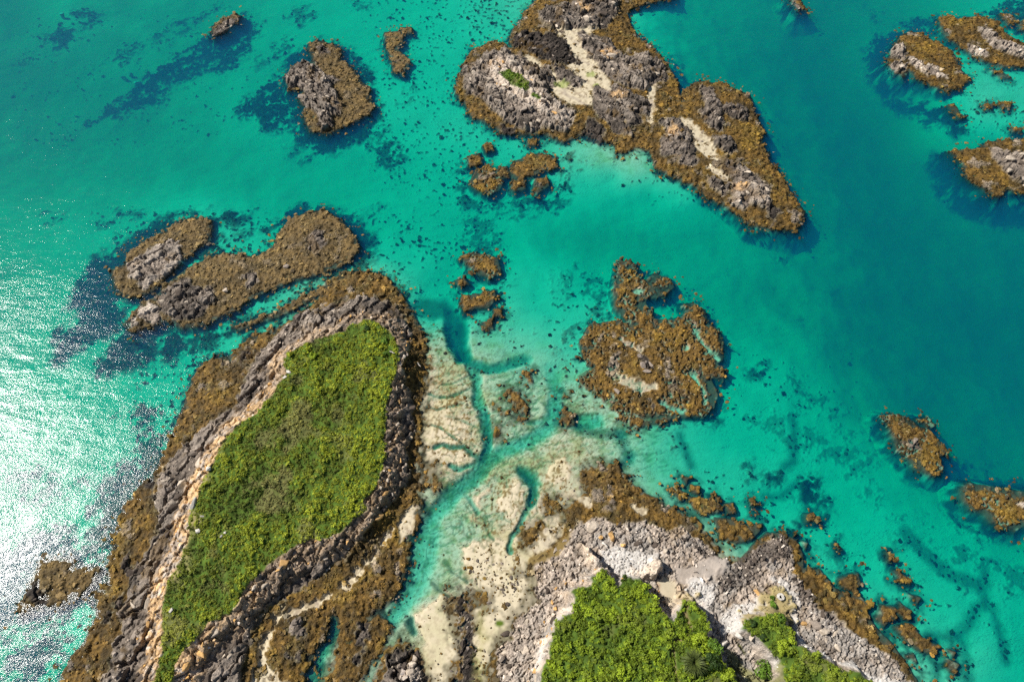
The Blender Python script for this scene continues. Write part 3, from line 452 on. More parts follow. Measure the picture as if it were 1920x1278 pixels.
rocks(iJ2, ['1835,50 1850,55 1900,80 1990,100 1990,112 1920,105 1890,98 1865,88 1845,70'], rise=1.2, dark=.2, pale=.4, ang=-.5, blocks=(1., .6))
rocks(iJ2, ['1815,80 1850,90 1855,100 1825,98'], rise=.3, dark=.1, pale=.8, rg_=1.6, blocks=(.7, .2))
rocks(iJ3, ['1855,268 1875,275 1900,285 1935,280 1990,282 1990,342 1925,345 1900,335 1880,315 1863,295'], rise=1.5, dark=.2, pale=.45, ang=-.6, sc=2.6, blocks=(1.4, .4))
rocks(iK1, ['1702,818 1722,822 1730,838 1712,836'], rise=.5, dark=.1, pale=.7, blocks=(.9, .6))
rocks(iK2, ['1910,938 1930,940 1930,952 1912,948'], rise=.4, dark=.1, pale=.8, blocks=(1., .6))
# grassy island's rock ring
A_W = '527,613 560,590 600,575 640,563 683,553 743,569 773,626 770,659 757,693 760,726 777,746 773,776 783,806 760,843 770,880 762,902 747,929 713,975 683,1012 640,1052 600,1080 567,1105 530,1125 500,1140 478,1155 467,1219 450,1260 470,1420 150,1420 187,1272 213,1239 213,1205 227,1172 220,1139 243,1105 247,1072 263,1052 283,1012 300,985 293,925 300,880 330,845 360,825 393,793 437,763 457,726 463,693 480,666 513,639'
rocks(iA, [A_W], rise=1.5, dark=.22, pale=.22, sc=2.6, ang=1.0, st=2.4, blocks=None, grey=1.0)
for s, d, p, bs in [('527,613 560,590 590,577 640,566 690,560 690,590 640,605 600,618 560,640 540,640', .35, .35, (.7, .5)),
                    ('437,763 460,700 500,650 540,640 520,690 500,735 470,765 430,800', .3, .2, (.9, .5)), ('300,880 345,850 400,800 430,800 385,860 360,920 345,960 300,985 293,925', .25, .3, (1.2, .6)),
                    ('283,1012 300,985 345,960 335,1010 312,1060 300,1100 270,1100 247,1072', .35, .2, (1., .6)), ('220,1139 243,1105 270,1100 300,1120 298,1190 290,1250 270,1280 187,1280 213,1239 227,1172', .4, .3, (1.5, .55)),
                    ('700,560 743,569 773,626 770,659 757,693 740,640 715,605', .55, .2, (.8, .6)), ('757,693 760,726 777,746 773,776 783,806 760,843 730,860 728,800 735,740 750,690', .75, .35, (1.1, .7)),
                    ('730,860 760,843 770,880 762,902 747,929 713,975 683,1000 690,960 720,905', .55, .35, (1.0, .7)), ('640,1052 683,1012 690,975 655,985 620,1015 560,1030 500,1070 470,1100 500,1130 567,1105', .35, .3, (1., .5)),
                    ('478,1155 460,1110 430,1155 390,1170 355,1215 330,1260 325,1420 460,1420 450,1260 467,1219', .3, .35, (1.5, .55))]:
    BL.append((iA, P(s, 1.2), bs, d, p, 1.0))
rocks(iA, ['440,665 470,650 475,670 450,680', '270,905 290,895 285,930', '225,1040 240,1035 245,1075 230,1075', '405,680 420,670 425,690', '215,1120 232,1115 235,1140 218,1140', '190,1160 205,1150 205,1170'], rise=.5, dark=.8, rg_=1.3, blocks=(1.3, .7))
rocks(iA, ['540,1165 575,1160 570,1190 545,1195', '540,1230 560,1225 565,1240'], rise=.5, dark=.5, rg_=1.2, blocks=(1.1, .5))
rocks(iWb, ['670,1165 690,1160 695,1190 680,1215 665,1205', '655,1230 670,1215 668,1250'], rise=1., dark=.7, rg_=1.3, ang=1.3, blocks=(1.2, .6))
rocks(iWc, ['715,1262 725,1230 745,1210 770,1215 795,1240 800,1275 810,1420 715,1420'], rise=1.2, dark=.55, pale=.2, rg_=1.3, ang=1.3, blocks=(1.2, .6))
rocks(iWc, ['750,1245 780,1240 790,1262 775,1285 755,1280'], rise=1., dark=.0, pale=1., blocks=(1.5, .5))
rocks(iW2, ['848,1120 870,1110 885,1150 893,1200 890,1260 900,1420 850,1420 855,1250 868,1200 855,1150'], rise=.3, dark=.8, rg_=2.2, blocks=(.8, .8))
rocks(iI, ['1000,1052 1020,1040 1040,1025 1060,1000 1075,985 1090,975 1120,968 1160,985 1200,975 1240,990 1280,985 1300,1000 1320,1020 1345,1040 1370,1050 1395,1052 1415,1030 1440,1008 1465,1005 1485,1020 1490,1050 1490,1075 1510,1100 1530,1130 1560,1150 1590,1180 1620,1195 1660,1220 1690,1250 1715,1275 1780,1420 935,1420 935,1270 930,1225 960,1195 965,1152 1012,1130 1005,1100'], rise=.32, dark=.05, pale=.5, sc=1.0, blocks=None, grey=1.75)
t = rockm * (label == iI) * sm(.2, -.5, n8 + .8 * n3 + .5 * n1) * sm(-7, 0, sdf(P('1060,1160 1090,1090 1110,1010 1250,1000 1340,1060 1470,1070 1540,1150 1700,1270 1780,1420 980,1420 1000,1270'))); paint(t * .6, C_SHIN * .62)
for s, d, p, bs in [('1000,1060 1040,1030 1070,990 1100,1020 1110,1070 1070,1090 1060,1140 1010,1130', .4, .2, (.55, .5)), ('1110,975 1200,980 1250,1000 1290,1010 1270,1045 1210,1030 1150,1020 1100,1010', .25, .35, (1.0, .5)),
                    ('960,1150 1010,1140 1050,1160 1030,1200 1005,1280 930,1290 930,1230', .35, .4, (.8, .55)), ('1345,1090 1375,1060 1440,1012 1480,1020 1470,1040 1430,1060 1405,1090 1360,1110', .75, .15, (.9, .8)),
                    ('1490,1080 1530,1130 1590,1180 1570,1190 1520,1150 1495,1110', .8, .2, (.7, .8)), ('1500,1160 1540,1160 1570,1185 1550,1205 1510,1200', .1, .7, (1.0, .6)), ('1395,1190 1420,1195 1440,1230 1420,1245 1400,1225', .2, .8, (1.0, .7)),
                    ('1590,1205 1640,1210 1700,1265 1680,1275 1620,1230', .2, .6, (.6, .7))]:
    BL.append((iI, P(s, 1.2), bs, d, p, .6))

# headland: dark boulder ridges, white shingle, smooth sand
t = sm(-.2, .4, sandI) ; Z = np.where(t > 0, Z * (1 - t) + 1.0 * t, Z); paint(t * .9, C_SAND * .82 * (1 + .1 * n3[:, None])); rockm *= 1 - t
t = sm(-.3, .6, greyI); Z = np.where(t > 0, Z * (1 - t) + (1.0 + .06 * n1) * t, Z); paint(t * .8, np.array([.40, .345, .295]) * (1 + .2 * n3 + .15 * n1)[:, None]); rockm *= 1 - .8 * t; sandy[t > .5] = 1
drk = multi(['1340,1085 1375,1058 1400,1035 1440,1008 1470,1005 1490,1025 1478,1045 1440,1050 1410,1085 1380,1110 1350,1105', '1485,1075 1505,1090 1540,1135 1570,1155 1560,1160 1520,1140 1492,1110', '1290,1000 1340,1040 1325,1045 1280,1010'], 1.)
t = sm(-.5, .6, drk + .8 * n3 + .6 * n1); paint(t * .75, C_ROCKD * (1 + .5 * n1[:, None])); Z += t * .5 * np.abs(n1)
whi = multi(['1125,1030 1160,1025 1200,1028 1235,1035 1240,1060 1205,1085 1170,1095 1150,1085 1135,1060', '1290,1085 1345,1095 1340,1120 1330,1160 1345,1190 1325,1190 1318,1150 1295,1125 1280,1140 1270,1160 1262,1150 1275,1120',
             '1350,1195 1345,1150 1370,1135 1400,1130 1440,1120 1460,1095 1445,1085 1480,1082 1495,1110 1500,1150 1500,1190 1520,1215 1560,1235 1620,1255 1650,1262 1690,1275 1700,1300 1800,1420 1720,1420 1610,1260 1540,1235 1495,1215 1480,1170 1470,1140 1440,1150 1400,1165 1390,1190 1365,1195',
             '1055,1140 1075,1135 1068,1155 1040,1175 1030,1200 1015,1240 1005,1280 1000,1240 1020,1190', '1430,1225 1455,1235 1460,1255 1435,1245', '1345,1200 1362,1200 1372,1212 1350,1210'], 1.2)
whitem = sm(-.3, .8, whi + 1.0 * n3 + .7 * n1); paint(whitem * .92, C_SHIN * (1 + .12 * n1[:, None])); rockm *= (1 - .6 * whitem)
Z = np.where(whitem > .3, Z * .5 + .7, Z)
t = sm(-.2, .5, rg(multi(['1222,1070 1228,1085 1240,1095 1236,1105 1228,1100'], 1.), .3)); paint(t * .6, (.3, .12, .04))
t = sm(-.3, .5, rg(stroke(P('998,1050 1020,1042 1045,1032 1058,1010 1065,990', .5), .9), .4)); paint(t, C_WET * (.5, .42, .22)); rockm *= 1 - t; Z = np.where(t > .5, .3, Z)
# dry grass and trodden soil on the headland
dry = rg(multi(['1440,1115 1462,1110 1478,1120 1482,1160 1465,1155 1440,1150', '1284,1120 1292,1112 1300,1122 1290,1135 1283,1132', '1400,1160 1440,1146 1475,1150 1484,1165 1455,1152 1420,1162'], 2.), 1.0)
t = sm(-.5, .5, dry + .7 + .5 * n3 + .4 * n1); dryM = t.copy(); paint(t * .95, C_SOIL * (1 + .3 * n1[:, None])); Z = np.where(t > 0, Z * (1 - t) + 2.0 * t, Z); rockm *= 1 - t; whitem *= 1 - t
t = sm(-.2, .4, rg(multi(['1356,1215 1375,1220 1395,1245 1415,1260 1450,1280 1500,1420 1370,1420 1362,1260', '1442,1290 1452,1240 1440,1210 1460,1235 1468,1290'], 1.)))
paint(t * .9, C_ALG * (.55, .5, .5) * (1 + .4 * n1[:, None])); rockm *= 1 - t * .6
t = sm(-.1, .3, rg(multi(['1378,1200 1390,1208 1402,1225 1395,1228 1382,1212'], 1.), .2)); paint(t, (.07, .075, .01)); Z = np.where(t > .5, .9, Z)
# green algae on the big northern island's sand and the tiny pool of green on the flat
paint(sm(-.5, 1, rg(dots('1052,163,14,8 1108,145,10,6 1117,165,5,4'), .9)) * .65, (.22, .30, .04)); paint(sm(-.2, .5, rg(dots('936,1168,10,7'), .3)), (.08, .13, .01)); 
t = sm(-1, 1.5, multi(['890,1145 908,1140 912,1200 905,1280 890,1280 895,1200']) + n3); paint(t * .5, (.36, .34, .10))
# olive algae film on the flats in streaks
fl = sm(-3, 4, multi(['800,600 870,690 960,690 1050,700 1180,800 1320,800 1300,900 1100,880 980,1000 830,1100 780,1080 800,940 800,850'])) * sm(.05, -.15, Z) * sm(-1.2, -.6, Z)
lin = fbm(FX * .95 + FY * .3, (-FX * .3 + FY * .95) * 3.2, 2.4, 171, 3)
paint(fl * sm(.0, .55, lin + .3 * n3) * .55, (.20, .19, .06)); Z = Z - fl * .10 * sm(.0, .5, lin)
fp = sm(.12, .45, .6 * m1 + .8 * n05 + .5 * n3) * sm(-5, 3, multi(['930,890 990,885 1000,930 960,1000 900,990 900,930', '1020,860 1100,850 1090,900 1050,930 1010,910', '880,990 980,960 1050,950 1000,1040 960,1060', '800,600 840,600 850,680 830,730 800,720', '805,720 880,700 900,760 900,850 820,860', '1180,690 1160,720 1130,760 1140,790 1090,770 1080,730', '640,500 760,520 800,590 790,620 740,560 650,510']))
paint(fp * .85, (.15, .105, .03)); Z = Z + fp * .05

# ------------------------------------------------------------------ turf and scrub plateaus
GA = '690,600 705,600 735,622 748,655 745,690 735,720 725,760 722,800 722,850 715,890 700,920 680,940 690,955 660,975 640,1000 610,1010 580,1010 560,1020 530,1040 500,1060 480,1080 460,1100 450,1125 430,1150 390,1165 380,1185 350,1210 330,1240 322,1275 300,1330 270,1330 290,1260 302,1225 302,1185 302,1130 313,1092 337,1052 353,1002 350,969 367,939 377,902 400,859 420,822 440,800 470,780 500,750 520,720 535,700 530,670 560,650 600,630 640,620 660,605'
GI1 = '1127,1063 1138,1067 1147,1081 1157,1100 1161,1095 1165,1086 1177,1080 1200,1083 1210,1097 1219,1110 1232,1128 1244,1146 1264,1161 1271,1146 1282,1133 1291,1127 1304,1130 1320,1145 1330,1172 1328,1190 1340,1203 1352,1215 1356,1240 1385,1285 1440,1420 980,1420 1010,1280 1013,1259 1030,1235 1033,1202 1039,1174 1053,1158 1063,1153 1078,1146 1075,1136 1077,1119 1067,1106 1078,1100 1100,1100 1113,1094 1103,1078 1120,1075'
GI2 = '1453,1149 1473,1159 1480,1179 1497,1209 1527,1222 1557,1239 1580,1255 1613,1259 1640,1285 1740,1420 1500,1420 1480,1290 1466,1262 1470,1248 1453,1229 1432,1205 1413,1190 1393,1178 1398,1163 1423,1153'
GD = '933,133 960,132 990,150 993,167 983,170 960,160 940,143'
eGA = sdf(P(GA, 4.4)) ; eG1 = sdf(P(GI1, 5.)); eG2 = sdf(P(GI2, 4.)); eGD = np.maximum(sdf(P(GD, 2.5)), dots('1003,181,7,4 1010,186,4,3', 2.))
rag = .35 * n3 + .3 * n1
def plateau(e, hh, band, ht):
    global Z, weed, rockm, grassm, COL, orangem
    t = sm(-band, band * .25, e + .4 * n3)
    Z = np.where(t > 0, np.maximum(Z, Z * (1 - t) + hh * t * (1 + .06 * n8) + .3 * n3 * t), Z)
    g_ = sm(-.15, .25, e + rag)
    grassm = np.maximum(grassm, g_); weed *= (1 - g_); rockm *= (1 - g_)
    return g_
# lichened cliff band below the turf: orange and cream on the seaward side
bnd = sm(-4.2, -2.2, eGA + 1.4 * n3) * (eGA < .4)
west = sm(.2, -.6, (FX - W(560, 800)[0]) / 30 - .0) 
east = 1 - west
paint(bnd * (.25 + .65 * west) * sm(-.5, .3, n1 + m3 + .5), C_OR * .9 + C_PALE * .35); 
paint(bnd * west * sm(.0, .6, m1 + n3), C_PALE * 1.1)
_ix = np.nonzero(bnd > .02)[0]; _f1, _f2, _c = worley(FX[_ix] + .3 * n1[_ix], FY[_ix], 1.0, 77, 1.0, 1.7); BREL = np.zeros(N, np.float32); BREL[_ix] = bnd[_ix] * ((_c - .4) * .75 - .45 * (1 - sm(0, .16, _f2 - _f1))); COL[_ix] *= (1 - .6 * bnd[_ix] * (1 - sm(0, .14, _f2 - _f1)))[:, None] * (.75 + .45 * _c[:, None]); q = (bnd * sm(.1, .5, n3 + .6 * m3))[:, None] * .4; COL = COL * (1 - q) + C_ROCK * 1.3 * q
orangem = np.maximum(orangem, bnd * (.35 + .5 * west))
d = dots('1140,97,14,9 1160,173,13,9 1263,240,11,10 1095,12,14,10 1391,343,12,8 930,118,14,8', 2.); t = sm(-1.0, 1, d + n1 + .6 * n3) ; paint(t * .85 * sm(-.6, .2, m1), C_OR * .8 + C_PALE * .25); orangem = np.maximum(orangem, t * .8)
t = sm(-3.0, -.5, eGD + 1.1 * n3 + n1) ; paint(t * .85, C_PALE * 1.02 + .1 * C_OR); orangem = np.maximum(orangem, t * .4)
t = sm(-2.2, 0, sdf(P('927,123 950,117 973,133 993,153 1010,180 1050,197 1080,225 1040,215 1007,200 973,187 940,160 923,143', 1.5)) + n3 * 1.5 + n1); paint(t * .7 * sm(-.5, .3, n1), C_PALE); orangem = np.maximum(orangem, t * .35)
bnd2 = sm(-3., -1., eG1 + 1.2 * n3) * (eG1 < .4); paint(bnd2 * .6 * sm(-.3, .4, n1), C_PALE + .2 * C_OR); orangem = np.maximum(orangem, bnd2 * .35)
gA = plateau(eGA, 4.4, 4.5, 0); gI1 = plateau(eG1, 5.0, 1.3, 0); gI2 = plateau(eG2, 4.0, 1.6, 0); gD = plateau(eGD, 2.4, 1.2, 0)
Z = Z + BREL * (grassm < .5)
# narrow lichened fin of cliff running out from the headland
t = sm(-.6, .5, sdf(P('1086,1014 1096,1020 1110,1030 1122,1045 1140,1068 1128,1070 1110,1060 1098,1035', 3.)) + .5 * n1); Z = np.where(t > 0, np.maximum(Z, 4.2 * t + .5 * n1), Z); paint(t, C_PALE * 1.05 + .25 * C_OR * (n3[:, None] > 0)); rockm = np.maximum(rockm, t)
t = sm(-.5, .5, sdf(P('1205,1080 1212,1060 1230,1045 1243,1050 1243,1068 1228,1085 1215,1082', 2.5)) + .5 * n1); Z = np.where(t > 0, np.maximum(Z, 3.4 * t + .8 * n1), Z); paint(t, C_PALE * .95 + .12 * C_OR); rockm = np.maximum(rockm, t)
paint(grassm, C_GR * (1.0 + .4 * n1[:, None])); q = grassm * sm(.1, .5, m8 + .5 * m3); paint(q * .6, (.17, .15, .06)); tanM = sm(-1.5, 1.5, dots('348,1035,9,40 362,985,7,22 385,890,8,20 330,1085,9,22', 4.4) + 1.5 * n3 + n1) * grassm; paint(tanM * .8, (.36, .29, .13)); Z = Z + grassm * (.28 * n3 + .16 * n1)
# footpaths
for s, z_ in [('1288,1134 1284,1145 1292,1165 1296,1180 1288,1192 1268,1202 1262,1225 1265,1250 1272,1285', 5.), ('1484,1165 1490,1178 1498,1195', 3.)]:
    t = sm(-.25, .15, stroke(P(s, z_), .28) + .1 * n1); grassm *= 1 - t; paint(t, C_SOIL * .6); Z = Z - .5 * t

# weed shading: clumps of gold, olive and near black
wc = C_WEED[None] * (.95 + .4 * n1[:, None] + .5 * n05[:, None]) ; q = sm(-.15, .5, n3 + .6 * m1 + .3 * n8)[:, None]; wc = wc * (1 - q * .72) + C_WEEDD * q * .72; q = sm(.1, .5, m3 + .5 * n05)[:, None]; wc = wc * (1 - q * .5) + np.array([.13, .11, .035]) * q * .5; q = sm(.42, .7, n8 * .6 + m3 + .4 * n1)[:, None]; wc = wc * (1 - q * .7) + C_ROCK * 1.1 * q * .7
q = sm(.1, .7, m8 + .5 * n1)[:, None]; wc = wc * (1 - q * .5) + C_YEL * q * .5
onflat = (whitem < .3).astype(np.float32)
tg = tone[:, None]; wc = wc * (1 - .75 * tg) + np.array([.17, .120, .050]) * (1 + .5 * n1[:, None]) * .75 * tg  # greyer brown: sun glare painted into the weed colour of the sun-side reefs
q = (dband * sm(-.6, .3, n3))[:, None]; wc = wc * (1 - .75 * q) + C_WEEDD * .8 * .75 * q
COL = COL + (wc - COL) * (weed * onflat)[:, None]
Z = Z + weed * onflat * (.20 * m1 + .12 * n1)
# kelp/emergent strands on weed flanks
Z = Z + .006 * n1
if True:   # outside the surveyed sheet the bed just sinks away
    out = np.maximum(np.abs(FX) / np.repeat(hwY[:, None], len(US), 1).ravel() - 1.0, np.maximum(FY - y1, 0) / 30)
    Z = np.where(out > 0, np.minimum(Z, np.where(Z > .4, Z, Z)) - np.clip(out * 6, 0, 8), Z)
    low = FY < -15; Z = np.where(low, np.minimum(Z, -1 - np.clip((-FY - 15) / 20, 0, 7)), Z)
    label[(out > .03) | low] = -1; weed[(out > .03)] = 0; grassm[(out > .03)] = 0

# ------------------------------------------------------------------ materials
def mat(name):
    m = bpy.data.materials.new(name); m.use_nodes = True; nt = m.node_tree; nt.nodes.clear()
    o = nt.nodes.new('ShaderNodeOutputMaterial'); b = nt.nodes.new('ShaderNodeBsdfPrincipled'); nt.links.new(b.outputs[0], o.inputs[0])
    b.inputs['Specular IOR Level'].default_value = .25
    return m, nt, b, o
def nd(nt, t, **k):
    n = nt.nodes.new(t)
    for a, v in k.items(): setattr(n, a, v)
    return n
def ground_mat():
    m, nt, b, o = mat('ground'); L = nt.links.new
    at = nd(nt, 'ShaderNodeAttribute', attribute_name='albedo'); mk = nd(nt, 'ShaderNodeAttribute', attribute_name='mask')
    tc = nd(nt, 'ShaderNodeNewGeometry')
    n1_ = nd(nt, 'ShaderNodeTexNoise'); n1_.inputs['Scale'].default_value = 1.7; n1_.inputs['Detail'].default_value = 8; n1_.inputs['Roughness'].default_value = .72
    vo = nd(nt, 'ShaderNodeTexVoronoi'); vo.inputs['Scale'].default_value = 2.6
    L(tc.outputs['Position'], n1_.inputs['Vector']); L(tc.outputs['Position'], vo.inputs['Vector'])
    sep = nd(nt, 'ShaderNodeSeparateColor'); L(mk.outputs['Color'], sep.inputs[0])
    # fine value variation, strongest on rock and weed
    mr = nd(nt, 'ShaderNodeMapRange'); mr.inputs['From Min'].default_value = .3; mr.inputs['From Max'].default_value = .7; mr.inputs['To Min'].default_value = .45; mr.inputs['To Max'].default_value = 1.5
    L(n1_.outputs['Fac'], mr.inputs['Value'])
    amt = nd(nt, 'ShaderNodeMath', operation='ADD'); L(sep.outputs[0], amt.inputs[0]); L(sep.outputs[1], amt.inputs[1])
    am2 = nd(nt, 'ShaderNodeMath', operation='MULTIPLY_ADD', use_clamp=True); am2.inputs[1].default_value = .8; am2.inputs[2].default_value = .10; L(amt.outputs[0], am2.inputs[0])
    one = nd(nt, 'ShaderNodeMix', data_type='FLOAT'); one.inputs[2].default_value = 1; L(am2.outputs[0], one.inputs[0]); L(mr.outputs[0], one.inputs[3])
    mul = nd(nt, 'ShaderNodeVectorMath', operation='SCALE'); L(at.outputs['Color'], mul.inputs[0]); L(one.outputs[0], mul.inputs['Scale'])
    L(mul.outputs[0], b.inputs['Base Color'])
    ro = nd(nt, 'ShaderNodeMapRange'); ro.inputs['To Min'].default_value = .95; ro.inputs['To Max'].default_value = .6; L(sep.outputs[1], ro.inputs['Value']); L(ro.outputs[0], b.inputs['Roughness'])
    bp = nd(nt, 'ShaderNodeBump'); bp.inputs['Distance'].default_value = .35
    st = nd(nt, 'ShaderNodeMath', operation='MULTIPLY_ADD', use_clamp=True); st.inputs[1].default_value = .9; st.inputs[2].default_value = .006; L(amt.outputs[0], st.inputs[0]); L(st.outputs[0], bp.inputs['Strength'])
    ad = nd(nt, 'ShaderNodeMath', operation='ADD'); L(n1_.outputs['Fac'], ad.inputs[0]); vm = nd(nt, 'ShaderNodeMath', operation='MULTIPLY'); vm.inputs[1].default_value = .4; L(vo.outputs['Distance'], vm.inputs[0]); L(vm.outputs[0], ad.inputs[1])
    L(ad.outputs[0], bp.inputs['Height']); L(bp.outputs[0], b.inputs['Normal'])
    return m
M_GROUND = ground_mat()
def tint_mat(name, base=None, rough=.85, var=.5, nscale=3., trans=0.):
    """colour from the instance's own 'tint' (or a fixed base), varied piece by piece"""
    m, nt, b, o = mat(name); L = nt.links.new
    oi = nd(nt, 'ShaderNodeObjectInfo'); no = nd(nt, 'ShaderNodeTexNoise'); no.inputs['Scale'].default_value = nscale; no.inputs['Detail'].default_value = 6; no.inputs['Roughness'].default_value = .7
    ge = nd(nt, 'ShaderNodeNewGeometry'); L(ge.outputs['Position'], no.inputs['Vector'])
    if base is None:
        at = nd(nt, 'ShaderNodeAttribute', attribute_name='tint', attribute_type='INSTANCER'); src = at.outputs['Color']
    else:
        rg_ = nd(nt, 'ShaderNodeRGB'); rg_.outputs[0].default_value = (*base, 1); src = rg_.outputs[0]
    a = nd(nt, 'ShaderNodeMapRange'); a.inputs['To Min'].default_value = 1 - var; a.inputs['To Max'].default_value = 1 + var; L(oi.outputs['Random'], a.inputs['Value'])
    c = nd(nt, 'ShaderNodeMapRange'); c.inputs['From Min'].default_value = .3; c.inputs['From Max'].default_value = .7; c.inputs['To Min'].default_value = .65; c.inputs['To Max'].default_value = 1.3; L(no.outputs['Fac'], c.inputs['Value'])
    mm = nd(nt, 'ShaderNodeMath', operation='MULTIPLY'); L(a.outputs[0], mm.inputs[0]); L(c.outputs[0], mm.inputs[1])
    sc_ = nd(nt, 'ShaderNodeVectorMath', operation='SCALE'); L(src, sc_.inputs[0]); L(mm.outputs[0], sc_.inputs['Scale']); L(sc_.outputs[0], b.inputs['Base Color'])
    b.inputs['Roughness'].default_value = rough
    bp = nd(nt, 'ShaderNodeBump'); bp.inputs['Distance'].default_value = .15; bp.inputs['Strength'].default_value = .6; L(no.outputs['Fac'], bp.inputs['Height']); L(bp.outputs[0], b.inputs['Normal'])
    return m
M_TINT = tint_mat('stone_tinted', None, .9, .28); M_WEED = tint_mat('seaweed', None, .55, .35, 5); M_LEAF = tint_mat('leaf', None, .6, .22, 2)
RC = {'grey': (.27, .222, .18), 'dark': (.085, .066, .052), 'pale': (.50, .42, .33), 'orange': (.60, .36, .14), 'white': (.58, .54, .48)}
M_R = {k: tint_mat('rock_' + k, v, .9, .22, 2.2) for k, v in RC.items()}

# water: clear surface over an absorbing, faintly scattering body
def water_mat():
    m = bpy.data.materials.new('water'); m.use_nodes = True; nt = m.node_tree; nt.nodes.clear(); L = nt.links.new
    o = nd(nt, 'ShaderNodeOutputMaterial'); tr = nd(nt, 'ShaderNodeBsdfTransparent'); gl = nd(nt, 'ShaderNodeBsdfGlossy', distribution='GGX'); gl.inputs['Roughness'].default_value = .13
    fr = nd(nt, 'ShaderNodeFresnel'); fr.inputs['IOR'].default_value = 1.333
    mx = nd(nt, 'ShaderNodeMixShader'); L(fr.outputs[0], mx.inputs[0]); L(tr.outputs[0], mx.inputs[1]); L(gl.outputs[0], mx.inputs[2]); L(mx.outputs[0], o.inputs['Surface'])
    ge = nd(nt, 'ShaderNodeNewGeometry'); mp = nd(nt, 'ShaderNodeMapping'); mp.inputs['Rotation'].default_value = (0, 0, R(20)); mp.inputs['Scale'].default_value = (.8, 1.7, 1); L(ge.outputs['Position'], mp.inputs[0])
    a = nd(nt, 'ShaderNodeTexNoise'); a.inputs['Scale'].default_value = 2.7; a.inputs['Detail'].default_value = 3.5; a.inputs['Roughness'].default_value = .6
    c = nd(nt, 'ShaderNodeTexNoise'); c.inputs['Scale'].default_value = .25; c.inputs['Detail'].default_value = 2
    e = nd(nt, 'ShaderNodeTexNoise'); e.inputs['Scale'].default_value = .035; e.inputs['Detail'].default_value = 3
    for q in (a, c, e): L(mp.outputs[0], q.inputs['Vector'])
    b1 = nd(nt, 'ShaderNodeBump'); b1.inputs['Distance'].default_value = .056
    er = nd(nt, 'ShaderNodeMapRange'); er.inputs['From Min'].default_value = .35; er.inputs['From Max'].default_value = .65; er.inputs['To Min'].default_value = .55; er.inputs['To Max'].default_value = 1; L(e.outputs['Fac'], er.inputs[0]); L(er.outputs[0], b1.inputs['Strength'])
    b2 = nd(nt, 'ShaderNodeBump'); b2.inputs['Distance'].default_value = .14; b2.inputs['Strength'].default_value = 1.
    L(c.outputs['Fac'], b2.inputs['Height']); L(b2.outputs[0], b1.inputs['Normal']); L(a.outputs['Fac'], b1.inputs['Height'])
    L(b1.outputs[0], gl.inputs['Normal']); L(b1.outputs[0], fr.inputs['Normal'])
    va = nd(nt, 'ShaderNodeVolumeAbsorption'); va.inputs['Density'].default_value = 1.3; va.inputs['Color'].default_value = (0, 1 - .060, 1 - .078, 1)
    vs = nd(nt, 'ShaderNodeVolumeScatter'); vs.inputs['Density'].default_value = .12; vs.inputs['Color'].default_value = (.0, .36, .98, 1); vs.inputs['Anisotropy'].default_value = 0
    av = nd(nt, 'ShaderNodeAddShader'); L(va.outputs[0], av.inputs[0]); L(vs.outputs[0], av.inputs[1]); L(av.outputs[0], o.inputs['Volume'])
    return m

# ------------------------------------------------------------------ mesh building
def mesh_np(name, V, F, mats, smooth=True):
    me = bpy.data.meshes.new(name); k = F.shape[1]
    me.vertices.add(len(V)); me.vertices.foreach_set('co', V.astype(np.float32).ravel())
    me.loops.add(F.size); me.loops.foreach_set('vertex_index', F.astype(np.int32).ravel())
    me.polygons.add(len(F)); me.polygons.foreach_set('loop_start', np.arange(0, F.size, k, dtype=np.int32))
    me.polygons.foreach_set('use_smooth', np.full(len(F), smooth))
    me.update(); me.validate(clean_customdata=False)
    for m in mats: me.materials.append(m)
    return me
def tag(o, label=None, cat=None, group=None, kind=None):
    if label: o['label'] = label
    if cat: o['category'] = cat
    if group: o['group'] = group
    if kind: o['kind'] = kind
    return o
ZG = Z.reshape(SH)
# whole-sheet vertex normals so that pieces share shading at their seams
gy, gx = np.zeros(SH), np.zeros(SH)
dZx = np.gradient(ZG, axis=1); dXx = np.gradient(X, axis=1); gx = dZx / dXx
dZy = np.gradient(ZG, axis=0) - gx * np.gradient(X, axis=0); gy = dZy / np.gradient(Y, axis=0)
NRM = np.stack([-gx, -gy, np.ones(SH)], -1); NRM /= np.linalg.norm(NRM, axis=-1, keepdims=True); NRM = NRM.reshape(-1, 3)
rows, cols = SH
ii = np.arange(N).reshape(SH)
Fq = np.stack([ii[:-1, :-1], ii[:-1, 1:], ii[1:, 1:], ii[1:, :-1]], -1).reshape(-1, 4)
fl_ = label[Fq].max(1)
flat_reg = sm(0, .1, multi(['800,580 860,680 960,680 1100,700 1130,800 1250,800 1300,900 1080,900 1000,1040 930,1420 550,1420 640,1130 700,1060 800,940'])) > .5
fc = np.where(fl_ >= 0, fl_, np.where((Z[Fq[:, 0]] > -.45) & flat_reg[Fq[:, 0]], -2, -1))
MASK = np.stack([np.clip(rockm, 0, 1), np.clip(weed * onflat + .6 * kelpm, 0, 1), np.clip(grassm, 0, 1), np.ones(N)], -1).astype(np.float32)
COLc = np.concatenate([np.clip(COL, .004, .9), np.ones((N, 1))], 1).astype(np.float32)
